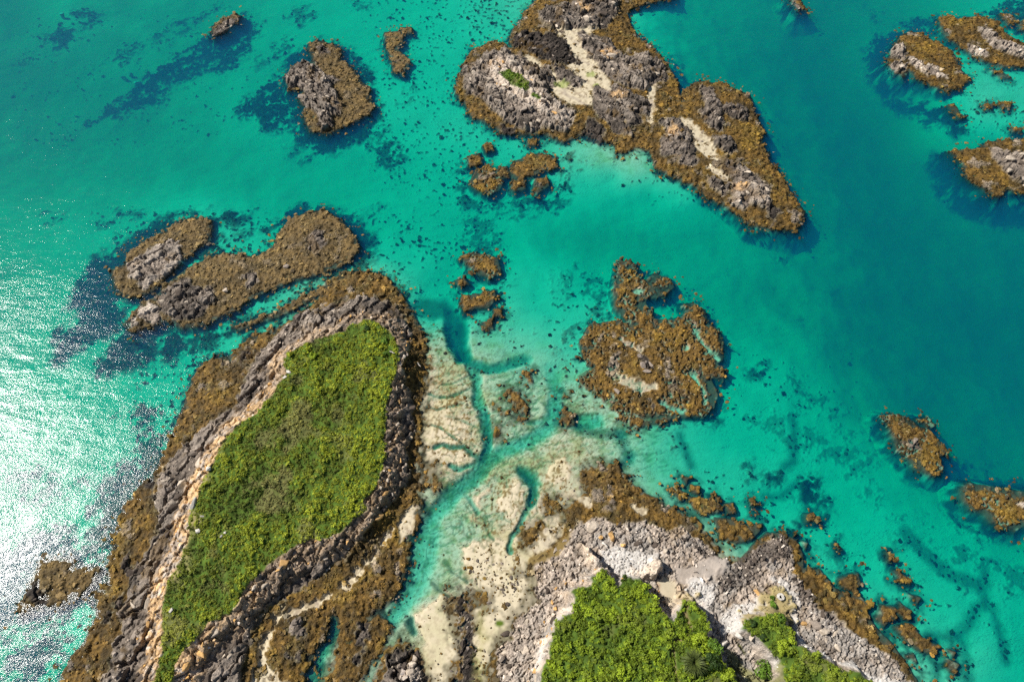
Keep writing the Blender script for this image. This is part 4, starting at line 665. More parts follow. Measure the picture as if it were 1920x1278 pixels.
def sheet(name, faces, origin=(0, 0, 0)):
    used = np.unique(faces); rem = np.full(N, -1, np.int64); rem[used] = np.arange(len(used))
    V = np.stack([FX[used] - origin[0], FY[used] - origin[1], Z[used] - origin[2]], -1)
    me = mesh_np(name, V, rem[faces], [M_GROUND])
    ca_ = me.color_attributes.new('albedo', 'FLOAT_COLOR', 'POINT'); ca_.data.foreach_set('color', COLc[used].ravel())
    cb_ = me.color_attributes.new('mask', 'FLOAT_COLOR', 'POINT'); cb_.data.foreach_set('color', MASK[used].ravel())
    me.normals_split_custom_set_from_vertices(NRM[used].tolist())
    o = bpy.data.objects.new(name, me); o.location = origin; col.objects.link(o); return o
tag(sheet('seabed', Fq[fc == -1]), 'pale sandy seabed seen through turquoise water', kind='structure')
tag(sheet('sand_flat', Fq[fc == -2]), 'pale tidal sand flat with creeks between the two green shores', kind='structure')
OBJ = {}
for k, (nm, lb, ct, gp) in enumerate(islets):
    f = Fq[fc == k]
    if not len(f): continue
    u = np.unique(f); org = (float(FX[u].mean()), float(FY[u].mean()), 0.)
    OBJ[k] = sheet(nm, f, org)
    if nm == 'headland': tag(OBJ[k], lb, kind='structure')
    else: tag(OBJ[k], lb, ct, gp)
# water body, a closed box whose top is the surface
import bmesh
bm = bmesh.new(); Wd = 3000
vs = [bm.verts.new((sx * Wd, sy * Wd + 300, sz)) for sz in (-60, 0) for sy in (-1, 1) for sx in (-1, 1)]
for q in ((0, 1, 3, 2), (4, 6, 7, 5), (0, 4, 5, 1), (2, 3, 7, 6), (0, 2, 6, 4), (1, 5, 7, 3)): bm.faces.new([vs[i] for i in q])
bmesh.ops.recalc_face_normals(bm, faces=bm.faces)
me = bpy.data.meshes.new('water'); bm.to_mesh(me); me.materials.append(water_mat())
wo_ = bpy.data.objects.new('water', me); col.objects.link(wo_); tag(wo_, 'clear turquoise sea glittering in the sun at the left', kind='structure')

# ------------------------------------------------------------------ piece shapes
def hull(seed, n=16, sx=1., sy=.75, sz=.55, bev=.06, roundish=0.):
    r = random.Random(seed); bm = bmesh.new()
    for _ in range(n):
        v = Vector((r.gauss(0, 1), r.gauss(0, 1), r.gauss(0, 1))).normalized(); p = 1.0 if roundish else 1.6
        v = Vector([math.copysign(abs(c) ** (1 / p), c) for c in v]); k = r.uniform(.8, 1)
        bm.verts.new((v.x * sx * k * .5, v.y * sy * k * .5, v.z * sz * k * .5))
    bmesh.ops.convex_hull(bm, input=bm.verts)
    for v in [v for v in bm.verts if not v.link_faces]: bm.verts.remove(v)
    bmesh.ops.dissolve_limit(bm, angle_limit=R(12), verts=bm.verts, edges=bm.edges)
    if bev: bmesh.ops.bevel(bm, geom=list(bm.edges), offset=bev, segments=1, affect='EDGES', clamp_overlap=True)
    bmesh.ops.triangulate(bm, faces=bm.faces)
    me = bpy.data.meshes.new('rock'); bm.to_mesh(me); bm.free()
    for p in me.polygons: p.use_smooth = False
    return me
def blob(seed, sz=.5, sub=2, amp=.35):
    r = random.Random(seed); bm = bmesh.new(); bmesh.ops.create_icosphere(bm, subdivisions=sub, radius=.5)
    from mathutils import noise
    for v in bm.verts:
        k = 1 + amp * noise.noise(v.co * 3.2 + Vector((seed * 3.1, 0, 0))) + amp * .6 * noise.noise(v.co * 7 + Vector((0, seed * 2.3, 0))) * 1.4
        v.co = Vector((v.co.x * k, v.co.y * k, v.co.z * k * sz))
    me = bpy.data.meshes.new('tuft'); bm.to_mesh(me); bm.free(); return me
def fronds(seed, n=16, L=.5, w=.10):
    """a weed tuft: lumpy holdfast with strap fronds lying outwards"""
    r = random.Random(seed); V = []; F = []
    for k in range(n):
        a = r.uniform(0, 6.283); l = L * r.uniform(.5, 1); ww = w * r.uniform(.6, 1.3); h = r.uniform(.05, .28)
        d = Vector((math.cos(a), math.sin(a), 0)); s = Vector((-d.y, d.x, 0)) * ww; b0 = len(V)
        o = Vector((r.uniform(-.15, .15), r.uniform(-.15, .15), 0))
        for t, zz, f in ((.0, h, .8), (.5, h * 1.1 + .05, 1), (1, .0, .5)):
            c = o + d * l * t + Vector((0, 0, zz)) + s * r.uniform(-.6, .6); V += [c + s * f, c - s * f]
        F += [(b0, b0 + 1, b0 + 3, b0 + 2), (b0 + 2, b0 + 3, b0 + 5, b0 + 4)]
    me = bpy.data.meshes.new('tuft'); me.from_pydata([tuple(v) for v in V], [], F); return me
def leafball(seed, n=90, leaf=.13, flat=.6):
    """a shrub clump: leaf-sized faces spread through a low dome"""
    r = random.Random(seed); V = []; F = []
    cs = [(Vector((r.uniform(-.3, .3), r.uniform(-.3, .3), r.uniform(0, .25))), r.uniform(.18, .34)) for _ in range(5)]
    for k in range(n):
        c, rad = cs[k % 5]; u = Vector((r.gauss(0, 1), r.gauss(0, 1), abs(r.gauss(0, 1)) * flat + .1)).normalized()
        p = c + u * rad * r.uniform(.7, 1.05); nn = (u + Vector((r.gauss(0, .45), r.gauss(0, .45), r.gauss(0, .45)))).normalized()
        t = nn.orthogonal().normalized(); t.rotate(Matrix.Rotation(r.uniform(0, 6.28), 3, nn)); s = nn.cross(t); l = leaf * r.uniform(.6, 1.3); b0 = len(V)
        V += [p - t * l, p + s * l * .55, p + t * l, p - s * l * .55]; F.append((b0, b0 + 1, b0 + 2, b0 + 3))
    me = bpy.data.meshes.new('clump'); me.from_pydata([tuple(v) for v in V], [], F); return me
def kit(name, meshes, m):
    c = bpy.data.collections.new(name)
    for k, me in enumerate(meshes):
        if not me.materials: me.materials.append(m)
        o = bpy.data.objects.new('%s.%03d' % (name, k), me); c.objects.link(o)
    return c
KIT_STONE = kit('stone_kit', [hull(100 + k, 9, 1, .8, .6, 0) for k in range(8)], M_TINT)
KIT_WEED = kit('weed_kit', [blob(200 + k, .38, 2, .75) for k in range(5)] + [fronds(210 + k, 18, .62, .09) for k in range(6)], M_WEED)
KIT_LEAF = kit('leaf_kit', [leafball(300 + k) for k in range(7)], M_LEAF)

def gn_group(coll, nvar):
    ng = bpy.data.node_groups.new('scatter_' + coll.name, 'GeometryNodeTree')
    ng.interface.new_socket('Geometry', in_out='INPUT', socket_type='NodeSocketGeometry'); ng.interface.new_socket('Geometry', in_out='OUTPUT', socket_type='NodeSocketGeometry')
    gi = ng.nodes.new('NodeGroupInput'); go = ng.nodes.new('NodeGroupOutput'); ip = ng.nodes.new('GeometryNodeInstanceOnPoints'); ci = ng.nodes.new('GeometryNodeCollectionInfo')
    ci.inputs['Collection'].default_value = coll; ci.inputs['Separate Children'].default_value = True; ci.inputs['Reset Children'].default_value = True
    def na(name, t):
        n = ng.nodes.new('GeometryNodeInputNamedAttribute'); n.data_type = t; n.inputs['Name'].default_value = name
        return next(s for s in n.outputs if s.enabled and s.name == 'Attribute')
    e = ng.nodes.new('FunctionNodeEulerToRotation'); L = ng.links.new
    L(gi.outputs[0], ip.inputs['Points']); L(ci.outputs[0], ip.inputs['Instance']); ip.inputs['Pick Instance'].default_value = True
    L(na('vid', 'INT'), ip.inputs['Instance Index']); L(na('rot', 'FLOAT_VECTOR'), e.inputs[0]); L(e.outputs[0], ip.inputs['Rotation']); L(na('scl', 'FLOAT_VECTOR'), ip.inputs['Scale'])
    L(ip.outputs[0], go.inputs[0]); return ng
GN = {c.name: (gn_group(c, len(c.objects)), len(c.objects)) for c in (KIT_STONE, KIT_WEED, KIT_LEAF)}
def scatter(name, kitc, pos, scl, rot, tint, parent=None, label=None, rngs=None):
    if len(pos) == 0: return
    org = np.array(parent.location) if parent else np.zeros(3)
    ng, nv = GN[kitc.name]
    me = bpy.data.meshes.new(name); n = len(pos); me.vertices.add(n); me.vertices.foreach_set('co', (pos - org).astype(np.float32).ravel())
    lo, hi = rngs or (0, nv)
    a = me.attributes.new('vid', 'INT', 'POINT'); a.data.foreach_set('value', rng.integers(lo, hi, n).astype(np.int32))
    a = me.attributes.new('rot', 'FLOAT_VECTOR', 'POINT'); a.data.foreach_set('vector', rot.astype(np.float32).ravel())
    a = me.attributes.new('scl', 'FLOAT_VECTOR', 'POINT'); a.data.foreach_set('vector', scl.astype(np.float32).ravel())
    a = me.attributes.new('tint', 'FLOAT_COLOR', 'POINT'); a.data.foreach_set('color', np.concatenate([np.clip(tint, 0, 1), np.ones((n, 1))], 1).astype(np.float32).ravel())
    o = bpy.data.objects.new(name, me); col.objects.link(o); md = o.modifiers.new('scatter', 'NODES'); md.node_group = ng
    if parent: o.parent = parent
    o['kind'] = 'stuff'
    if label: o['label'] = label
    return o
# cell areas for sampling densities
ar = np.zeros(SH); ar[r0:-8, c0:-8] = 1; dx = np.gradient(X, axis=1); dy = np.gradient(Y, axis=0); AREA = (np.abs(dx * dy) * ar).ravel()
inview = (FY > 2) & (FY < 196)
def pick(dens):
    """dens per square metre -> random vertex ids and jittered positions"""
    p = dens * AREA * inview; k = np.floor(p + rng.random(N)).astype(int); ids = np.repeat(np.nonzero(k > 0)[0], k[k > 0])
    n = len(ids); sp = np.sqrt(AREA[ids]); x = FX[ids] + (rng.random(n) - .5) * sp; y = FY[ids] + (rng.random(n) - .5) * sp
    return ids, np.stack([x, y, Z[ids]], -1)
def grid_z(x, y):
    v = np.interp(y, ys, np.arange(NY)); u = (x / hw(y) + 1) / 2 * (NX - 1)
    return ZG[r0 + np.clip(np.round(v), 0, NY - 1).astype(int), c0 + np.clip(np.round(u), 0, NX - 1).astype(int)]

# ------------------------------------------------------------------ rock blocks, each a part of its island
VAR = 9
RM = {}
for kk in M_R:
    for v in range(VAR):
        me = hull(400 + v, 15 if v < 6 else 22, 1, .74, .62, .05, roundish=(v >= 6)); me.materials.append(M_R[kk]); RM[kk, v] = me
per = {}
for (k, poly, bs, dark, pale, ang) in BL:
    if bs is None or k not in OBJ: continue
    size, dens = bs; lo = poly.min(0); hi = poly.max(0); area = abs(np.sum(poly[:, 0] * np.roll(poly[:, 1], -1) - np.roll(poly[:, 0], -1) * poly[:, 1])) / 2
    want = int(area / (size * size) * dens * .75); got = []; tries = 0
    while len(got) < want and tries < want * 12:
        tries += 1
        x = rng.uniform(lo[0], hi[0]); y = rng.uniform(lo[1], hi[1])
        if not (2 < y < 195): continue
        ins = False
        for a in range(len(poly)):
            ax, ay = poly[a]; bx, by = poly[(a + 1) % len(poly)]
            if (ay > y) != (by > y) and x < (bx - ax) * (y - ay) / (by - ay) + ax: ins = not ins
        if not ins: continue
        s = size * .82 * float(np.clip(rng.lognormal(0, .55), .4, 2.8))
        if any((x - g_[0]) ** 2 + (y - g_[1]) ** 2 < (.42 * (s + g_[2])) ** 2 for g_ in got): continue
        got.append((x, y, s, ang, dark, pale))
    per.setdefault(k, []).extend(got)
extra_small = []
for k, L_ in per.items():
    L_.sort(key=lambda q: -q[2])
    extra_small += [(k,) + q for q in L_[290:]]
    for (x, y, s, ang, dark, pale) in L_[:290]:
        v = int(np.searchsorted(us, 0)); z = float(grid_z(np.array([x]), np.array([y]))[0])
        iy = r0 + int(np.clip(round(float(np.interp(y, ys, np.arange(NY)))), 0, NY - 1)); ixx = c0 + int(np.clip(round((x / hw(y) + 1) / 2 * (NX - 1)), 0, NX - 1)); om = orangem[iy * cols + ixx]
        if grassm[iy * cols + ixx] > .5: continue
        vi = iy * cols + ixx; dk = float(np.clip(.5 + m8[vi] * .9 + n3[vi] * .8 + dark - .4, 0, 1)); dark = .15 * dark + .75 * dk; u = rng.random() + .5 * (dk - .5); kind = 'orange' if rng.random() < om * .65 else ('pale' if (u < pale or rng.random() < om * .5) else ('dark' if rng.random() < dark else 'grey'))
        o = bpy.data.objects.new('rock', RM[kind, int(rng.integers(0, VAR))]); col.objects.link(o); o.parent = OBJ[k]
        o.location = (x - OBJ[k].location.x, y - OBJ[k].location.y, z - s * .10)
        o.rotation_euler = (rng.normal(0, .18), rng.normal(0, .18), ang + rng.normal(0, .5)); h = rng.uniform(.7, 1.25)
        o.scale = (s * rng.uniform(1., 1.5), s * rng.uniform(.8, 1.1), s * h)

# ------------------------------------------------------------------ small stones, seaweed and scrub (uncountable)
ids, pos = pick(np.where(label >= 0, 1.6 * rockm * (grassm < .3) * sm(-.5, .4, m3 + n1), 0))
lab = label[ids]
base = COL[ids] * rng.uniform(.6, 1.9, (len(ids), 1)); om = orangem[ids][:, None]
base = np.where(rng.random((len(ids), 1)) < om * .6, C_OR[None] * rng.uniform(.7, 1.1, (len(ids), 1)), base)
base = np.where(rng.random((len(ids), 1)) < om * .5, C_PALE[None] * rng.uniform(.8, 1.15, (len(ids), 1)), base)
sz = np.clip(rng.lognormal(-1.05, .5, len(ids)), .15, 1.3)
def rots(n, tilt=.4): return np.stack([rng.normal(0, tilt, n), rng.normal(0, tilt, n), rng.uniform(0, 6.283, n)], -1)
scl = sz[:, None] * rng.uniform(.7, 1.3, (len(ids), 3)); rt = rots(len(ids))
for k in OBJ:
    m = lab == k
    if m.sum() > 15: scatter('stones', KIT_STONE, pos[m] + [0, 0, .05], scl[m], rt[m], base[m], OBJ[k])
# pale shingle
ids, pos = pick(3.2 * sm(.3, .8, whitem) * (grassm < .3)); n = len(ids)
sz = np.clip(rng.lognormal(-1.15, .4, n), .15, .8); tn = np.where(rng.random((n, 1)) < .25, C_ROCK[None] * rng.uniform(.5, 1.2, (n, 1)), C_SHIN[None] * rng.uniform(.75, 1.2, (n, 1)))
scatter('shingle', KIT_STONE, pos + [0, 0, .04], sz[:, None] * rng.uniform(.8, 1.2, (n, 3)), rots(n), tn, OBJ.get(iI))
# dark boulders on the beach ridge
ids, pos = pick(3.0 * sm(-.2, .5, drk + .8 * n3 + .5 * n1)); n = len(ids)
sz = np.clip(rng.lognormal(-.75, .4, n), .25, 1.2); tn = np.where(rng.random((n, 1)) < .25, C_PALE[None] * .8, C_ROCKD[None]) * rng.uniform(.7, 1.8, (n, 1))
scatter('stones', KIT_STONE, pos + [0, 0, .1], sz[:, None] * rng.uniform(.8, 1.3, (n, 3)), rots(n), tn, OBJ.get(iI))
# seaweed on the ledges
wd = weed * onflat * (Z > -.25) * (whitem < .3) * (rockm < .6)
ids, pos = pick(wd * 8.5 * sm(-.25, .6, n1 + .8 * m3 + .1) + fringe * 2.2 * sm(.0, .25, m1 + .5 * n3) * (rockm < .5) * (label < 0)); pos[:, 2] = np.maximum(pos[:, 2], -.06); print('weed', len(ids)); lab = label[ids]; n = len(ids)
tn = np.where((lab < 0)[:, None], wc[ids], COL[ids]) * rng.uniform(.6, 1.7, (n, 1)) * (1 + .45 * n05[ids])[:, None]; sz = np.clip(rng.lognormal(-1.15, .42, n), .16, 1.0)
scl = sz[:, None] * np.stack([rng.uniform(.8, 1.5, n), rng.uniform(.8, 1.3, n), rng.uniform(.45, .95, n)], -1); rt = rots(n, .15)
scatter('seaweed', KIT_WEED, pos[lab < 0] + [0, 0, .02], scl[lab < 0], rt[lab < 0], tn[lab < 0], label='loose brown weed breaking the surface round the reefs')
for k in OBJ:
    m = lab == k
    if m.sum() > 5: scatter('seaweed', KIT_WEED, pos[m] + [0, 0, .02], scl[m], rt[m], tn[m], OBJ[k])
# submerged kelp plants
ids, pos = pick(sm(.25, .9, kelpm) * (Z < -.1) * (label < 0) * 1.8); n = len(ids)
tn = np.array([[.05, .042, .015]]) * rng.uniform(.4, 1.6, (n, 1)); sz = np.clip(rng.lognormal(-.9, .4, n), .2, .9)
scatter('kelp', KIT_WEED, pos, sz[:, None] * np.stack([np.ones(n), np.ones(n), rng.uniform(.6, 1.5, n)], -1), rots(n, .2), tn, label='dark kelp growing on the seabed around the reefs')
# weed mounds on the tidal flat
ids, pos = pick(sm(.4, .8, fp) * (label < 0) * .5 + sm(.5, .62, m1 + .3 * n3) * fl * .5 * (label < 0)); n = len(ids)
scatter('seaweed', KIT_WEED, pos, np.clip(rng.lognormal(-.9, .4, n), .2, 1.)[:, None] * np.ones((1, 3)), rots(n, .2), C_WEED[None] * rng.uniform(.4, 1.1, (n, 1)), label='small brown weed tufts dotted over the tidal sand')
ids, pos = pick(((label < 0) * sm(-.18, -.0, Z) + sandy * .25) * (.3 + 3.4 * sm(.05, .6, m8 + .5 * n3 + .5 * m1)) * np.maximum(sandy, sm(-1, 4, multi(['640,1060 720,980 800,900 860,1000 1100,860 1110,960 1000,1060 1010,1130 960,1160 930,1420 560,1420'])))); n = len(ids)
c_ = np.where(rng.random((n, 1)) < .5, C_WEED[None] * rng.uniform(.3, 1., (n, 1)), C_ROCK[None] * rng.uniform(.25, .9, (n, 1)))
scatter('pebbles', KIT_STONE, pos, np.clip(rng.lognormal(-1.15, .45, n), .15, .8)[:, None] * np.ones((1, 3)), rots(n, .2), c_, label='dark pebbles and weed scraps strewn over the dry tidal sand')
# scrub
def scrub(gm, dens, size, c1, c2, c3, brightf, parent, name='shrubs'):
    ids, pos = pick(dens * sm(.4, .8, gm)); n = len(ids)
    f = np.clip(.42 + .8 * n8[ids] + .65 * n3[ids] + .5 * n1[ids] + brightf[ids], 0, 1)[:, None]; g2 = sm(.05, .5, m8[ids] + .5 * m3[ids] + .3 * n1[ids])[:, None] * (1 - np.clip(brightf[ids][:, None] * 2, 0, 1))
    tn = (c1 * (1 - f) + c2 * f) * (1 - g2 * .6) + c3 * g2 * .6; tn = tn * rng.uniform(.7, 1.3, (n, 1))
    sz = size * np.clip(rng.lognormal(0, .35, n), .5, 2.2) * (1 + .35 * n3[ids]); pos = pos + np.stack([np.zeros(n), np.zeros(n), rng.uniform(-.1, .12, n) * sz], -1)
    scatter(name, KIT_LEAF, pos, sz[:, None] * np.stack([rng.uniform(.9, 1.2, n), rng.uniform(.9, 1.2, n), rng.uniform(.5, 1.0, n)], -1), rots(n, .15), tn, parent)
zero = np.zeros(N, np.float32)
scrub(dryM * (grassm < .5), 3.5, .3, np.array([.22, .17, .07]), np.array([.40, .33, .15]), np.array([.16, .17, .04]), zero, OBJ[iI], 'dry_grass')
bA = .45 * sm(-6, 0, -sdf(P('640,600 530,700 520,760 600,760 620,860 560,1000 300,1260 270,1000 500,600', 6.))) * sm(W(600, 800)[0], W(690, 800)[0], FX) + .25 * sm(-7, 0, -eGA)
scrub(gA * (1 - tanM * .4) , 8.0, .42, np.array([.085, .115, .014]), np.array([.33, .375, .024]), np.array([.30, .255, .10]), bA, OBJ[iA])
scrub(gI1, 4.2, .72, np.array([.07, .12, .010]), np.array([.25, .335, .018]), np.array([.12, .13, .03]), zero + .15, OBJ[iI])
scrub(gI2, 4.2, .68, np.array([.07, .12, .012]), np.array([.24, .31, .02]), np.array([.14, .15, .04]), zero + .1, OBJ[iI])
scrub(gD, 3., .55, np.array([.08, .14, .012]), np.array([.18, .28, .015]), np.array([.14, .2, .02]), zero + .2, OBJ[iD], 'turf')

# ------------------------------------------------------------------ single things
def at(px, py, z=0.):
    x, y = W(px, py, z); 
    for _ in range(3):
        zz = float(grid_z(np.array([x]), np.array([y]))[0]); x, y = W(px, py, zz)
    return x, y, zz
def mpp(py):
    r = ray(960, py).normalized(); return CH / -r.z * (2 * HF / 1920) * r.dot(ray(960, 639).normalized())
def boulder(px, py, rpx, kind, label, elong=1.2, turn=0., high=.9, group=None, seed=0, round_=False, sink=0.):
    """one large rock with weathered joints: a subdivided hull, its facets chipped by noise"""
    from mathutils import noise
    x, y, z = at(px, py); d = 2 * rpx * mpp(py); me0 = hull(900 + seed * 7 + int(px), 22 if round_ else 13, elong, .95, .8 * high, .07, roundish=round_)
    bm = bmesh.new(); bm.from_mesh(me0); bmesh.ops.subdivide_edges(bm, edges=bm.edges, cuts=2, use_grid_fill=True); bmesh.ops.triangulate(bm, faces=bm.faces)
    for v in bm.verts:
        p = v.co * 2.4 + Vector((px, py, 0)) * .37; v.co += v.co.normalized() * (.07 * noise.noise(p) + .035 * noise.noise(p * 2.7))
    me = bpy.data.meshes.new('boulder'); bm.to_mesh(me); bm.free(); me.materials.append(M_R[kind])
    o = bpy.data.objects.new('boulder', me); col.objects.link(o); o.scale = (d, d, d); o.rotation_euler = (.1, -.08, turn); o.location = (x, y, z + d * (.16 * high) - sink)
    return tag(o, label, 'boulder', group)
B = boulder
B(1127, 1008, 5.5, 'orange', 'blocky orange boulder on the headland gravel, just left of the tall orange one', 1.1, .5, seed=1)
B(1147, 1006, 7.5, 'orange', 'tall orange and cream boulder throwing a dark shadow on the headland gravel', 1.5, -1.1, 1.2, seed=2)
B(1136, 1018, 6.5, 'white', 'whitish split boulder between two orange boulders and the white gravel', 1.3, -.7, seed=3)
B(1168, 1022, 5.5, 'orange', 'rounded brown and orange boulder at the top edge of the white gravel', 1.1, .3, 1., seed=4, round_=True)
B(1247, 1033, 6, 'pale', 'rounded cream boulder above the fin-topped outcrop, lying alone on grey gravel', 1.1, .2, .9, seed=5, round_=True)
B(1219, 1012, 5.5, 'pale', 'pale boulder with a dark shadow northeast of the white gravel patch', 1.5, -.9, 1., seed=6)
B(1265, 1018, 4.5, 'pale', 'small pale pointed boulder on dark gravel, right of the rounded cream one', 1.4, -1., 1., seed=7)
B(1006, 1133, 4, 'pale', 'cream boulder standing on grey gravel at the left foot of the bushy headland', 1.1, 0, .9, seed=8, round_=True)
B(1040, 1140, 4.5, 'orange', 'square orange boulder among small orange stones beside the headland bushes', 1.0, .2, .9, seed=9)
B(1036, 1128, 3.5, 'orange', 'narrow upright orange boulder just above the square orange one', 1.7, 1.3, .9, seed=10)
B(1004, 1257, 6, 'orange', 'large orange boulder near the bottom edge left of the headland bushes', 1.2, .9, .9, seed=11)
B(1419, 1110, 5, 'orange', 'lone long orange rock on pale shingle in the middle of the headland', 1.9, -1.0, .7, seed=12)
B(1529, 1171, 11, 'grey', 'big rounded grey-brown boulder on the headland shore, upper left of the pair', 1.2, -.6, .9, seed=13, round_=True)
B(1545, 1184, 10, 'pale', 'big smooth cream boulder beside the grey-brown one on the headland shore', 1.1, -.3, .9, seed=14, round_=True)
B(1571, 1214, 7, 'pale', 'pinkish boulder alone in the white shingle strip', 1.3, -.7, .8, seed=15)
B(1507, 1168, 6, 'orange', 'orange-pink boulder cluster stone left of the two big rounded boulders', 1.1, .3, .8, seed=16)
B(1497, 1146, 4.5, 'pale', 'small cream boulder at the edge of the dark stones above the shingle', 1.1, .3, .8, seed=17)
B(1385, 1192, 5.5, 'white', 'white slab boulder at the mouth of the stony gully', 1.7, -.7, .6, seed=18)
B(1200, 668, 6, 'grey', 'largest grey stone lying in the middle of the golden bay reef', 1.3, -.7, .7, seed=19, round_=True)
B(1211, 679, 4, 'grey', 'small grey stone touching the longer one on the golden bay reef', 1.2, .5, .7, seed=20)
B(1219, 683, 4.5, 'grey', 'long grey stone, eastern one of the touching pair on the golden bay reef', 1.7, -1.0, .7, seed=21)
B(1213, 696, 5.5, 'grey', 'flat grey stone south of the touching pair on the golden bay reef', 1.7, -.3, .5, seed=22)
B(1156, 733, 5, 'grey', 'grey ridge stone at the western side of the golden bay reef', 1.9, -.9, .7, seed=23)
B(259, 161, 7, 'white', 'pale rock breaking the surface in the dark kelp band, largest of three', 1.4, .3, 1.6, seed=24, sink=-.2)
B(235, 151, 4.5, 'pale', 'small pale awash rock left of the largest one in the dark kelp band', 1.5, -.5, 2.0, seed=25, sink=-.2)
B(248, 145, 3.5, 'pale', 'small orange-tinted awash rock above the largest one in the dark kelp band', 1.3, .5, 2.0, seed=26, sink=-.3)
B(122, 35, 4, 'pale', 'small pale awash rock on the kelp patch near the top left corner', 1.5, .2, 2.6, seed=27, sink=-.3)
B(137, 632, 5, 'pale', 'round pale rock just under the surface at the glitter\'s edge', 1.0, .2, 1.6, seed=28, round_=True, sink=-.1)
B(541, 698, 5, 'white', 'white boulder in a dark hollow at the northwest edge of the island turf', 1.5, -.6, .8, seed=29)
B(534, 708, 5, 'white', 'flat chalky boulder below the white one in the turf hollow', 1.2, .2, .5, seed=30)
B(391, 879, 4.5, 'white', 'white boulder at the west edge of the island turf, northernmost of the turf boulders', 1.2, .3, .9, seed=31)
B(366, 945, 8, 'white', 'large cream bedrock boulder where the orange band meets the west turf', 1.9, 1.3, .7, seed=32)
B(379, 968, 4, 'white', 'small white boulder on turf just southeast of the large cream one', 1.1, .3, .9, seed=33)
B(371, 995, 4.5, 'white', 'squat white boulder on turf directly above the dark west scrub', 1.4, .1, .8, seed=34)
B(422, 998, 3.2, 'white', 'little white boulder, right one of the pair out in the island turf', 1.1, .3, .9, seed=35)
B(415, 1005, 3.2, 'white', 'little white boulder, left one of the pair out in the island turf', 1.3, .8, .9, seed=36)
B(321, 1144, 4.5, 'white', 'white boulder alone in the turf at the narrow south end of the island', 1.1, .8, 1., seed=37)
B(253, 1194, 10, 'grey', 'long smooth grey boulder at the southwest shore of the grassy island', 1.6, 1.2, .8, seed=38, round_=True)
B(271, 1184, 9, 'orange', 'cream and orange angular boulder beside the long grey one at the southwest shore', 1.2, .3, .8, seed=39)
B(238, 1046, 5.5, 'dark', 'black boulder, uppermost of the dark group on the island\'s west weed shore', 1.1, .3, 1., seed=40, round_=True)
B(232, 1060, 6.5, 'dark', 'black boulder in the middle of the dark group on the west weed shore', 1.4, 1.3, 1., seed=41, round_=True)
B(246, 1073, 8, 'dark', 'largest black boulder at the foot of the dark group on the west weed shore', 1.3, .9, 1., seed=42, round_=True)
B(224, 1131, 6, 'dark', 'lone black rounded boulder farther south on the island\'s west weed shore', 1.3, -1.2, 1., seed=43, round_=True)
B(537, 500, 5.5, 'grey', 'rounded grey boulder on the brown weed of the long northwest reef', 1.2, .3, 1., seed=44, round_=True)
B(424, 545, 5.5, 'pale', 'pale grey boulder standing apart east of the boulder heap on the long reef', 1.1, .6, .9, seed=45)
B(597, 441, 5, 'dark', 'dark boulder on the wide northeast end of the long reef', 1.2, .3, 1., seed=46)
B(770, 1262, 11, 'pale', 'square orange-cream boulder cupping a green hollow on the dark knoll', 1.1, .1, .9, seed=47)
B(778, 1235, 7, 'pale', 'upright cream boulder north of the square one on the dark knoll', 1.5, 1.3, 1.1, seed=48)
B(917, 1130, 4.5, 'grey', 'grey stone in a ring of weed on the dry sand', 1.1, .3, .9, seed=49)
B(951, 1132, 5, 'dark', 'dark rounded stone on the dry sand right of the grey one', 1.1, .3, .9, seed=50, round_=True)
B(1008, 1192, 5, 'grey', 'grey boulder on gravel left of the headland\'s lower bushes', 1.1, .3, .9, seed=51)
B(1893, 298, 7, 'pale', 'cream slab boulder on the layered slabs at the right edge', 1.7, -.3, .7, seed=52)
B(1892, 321, 5, 'pale', 'pale boulder with a black shadow below the cream slab at the right edge', 1.2, .3, 1., seed=53)

LEAFM = {'bright': tint_mat('leaf_bright', (.25, .33, .02), .55, .2, 3), 'mid': tint_mat('leaf_mid', (.11, .20, .02), .55, .2, 3), 'dark': tint_mat('leaf_dark', (.035, .07, .012), .55, .2, 3), 'spiky': tint_mat('leaf_spiky', (.17, .22, .05), .5, .5, 3)}
M_BARK = tint_mat('bark', (.10, .07, .045), .9, .2, 6); M_WOOD = tint_mat('driftwood', (.55, .50, .44), .85, .15, 6)
def tube(pts, rad, seg=7):
    V = []; F = []
    for i, (p, r) in enumerate(zip(pts, rad)):
        d = (pts[min(i + 1, len(pts) - 1)] - pts[max(i - 1, 0)]).normalized(); a = d.orthogonal().normalized(); b = d.cross(a)
        V += [tuple(p + (a * math.cos(t * 6.2832 / seg) + b * math.sin(t * 6.2832 / seg)) * r) for t in range(seg)]
    for i in range(len(pts) - 1):
        F += [(i * seg + t, i * seg + (t + 1) % seg, (i + 1) * seg + (t + 1) % seg, (i + 1) * seg + t) for t in range(seg)]
    F += [tuple(range(seg))[::-1], tuple(range((len(pts) - 1) * seg, len(pts) * seg))]
    return V, F
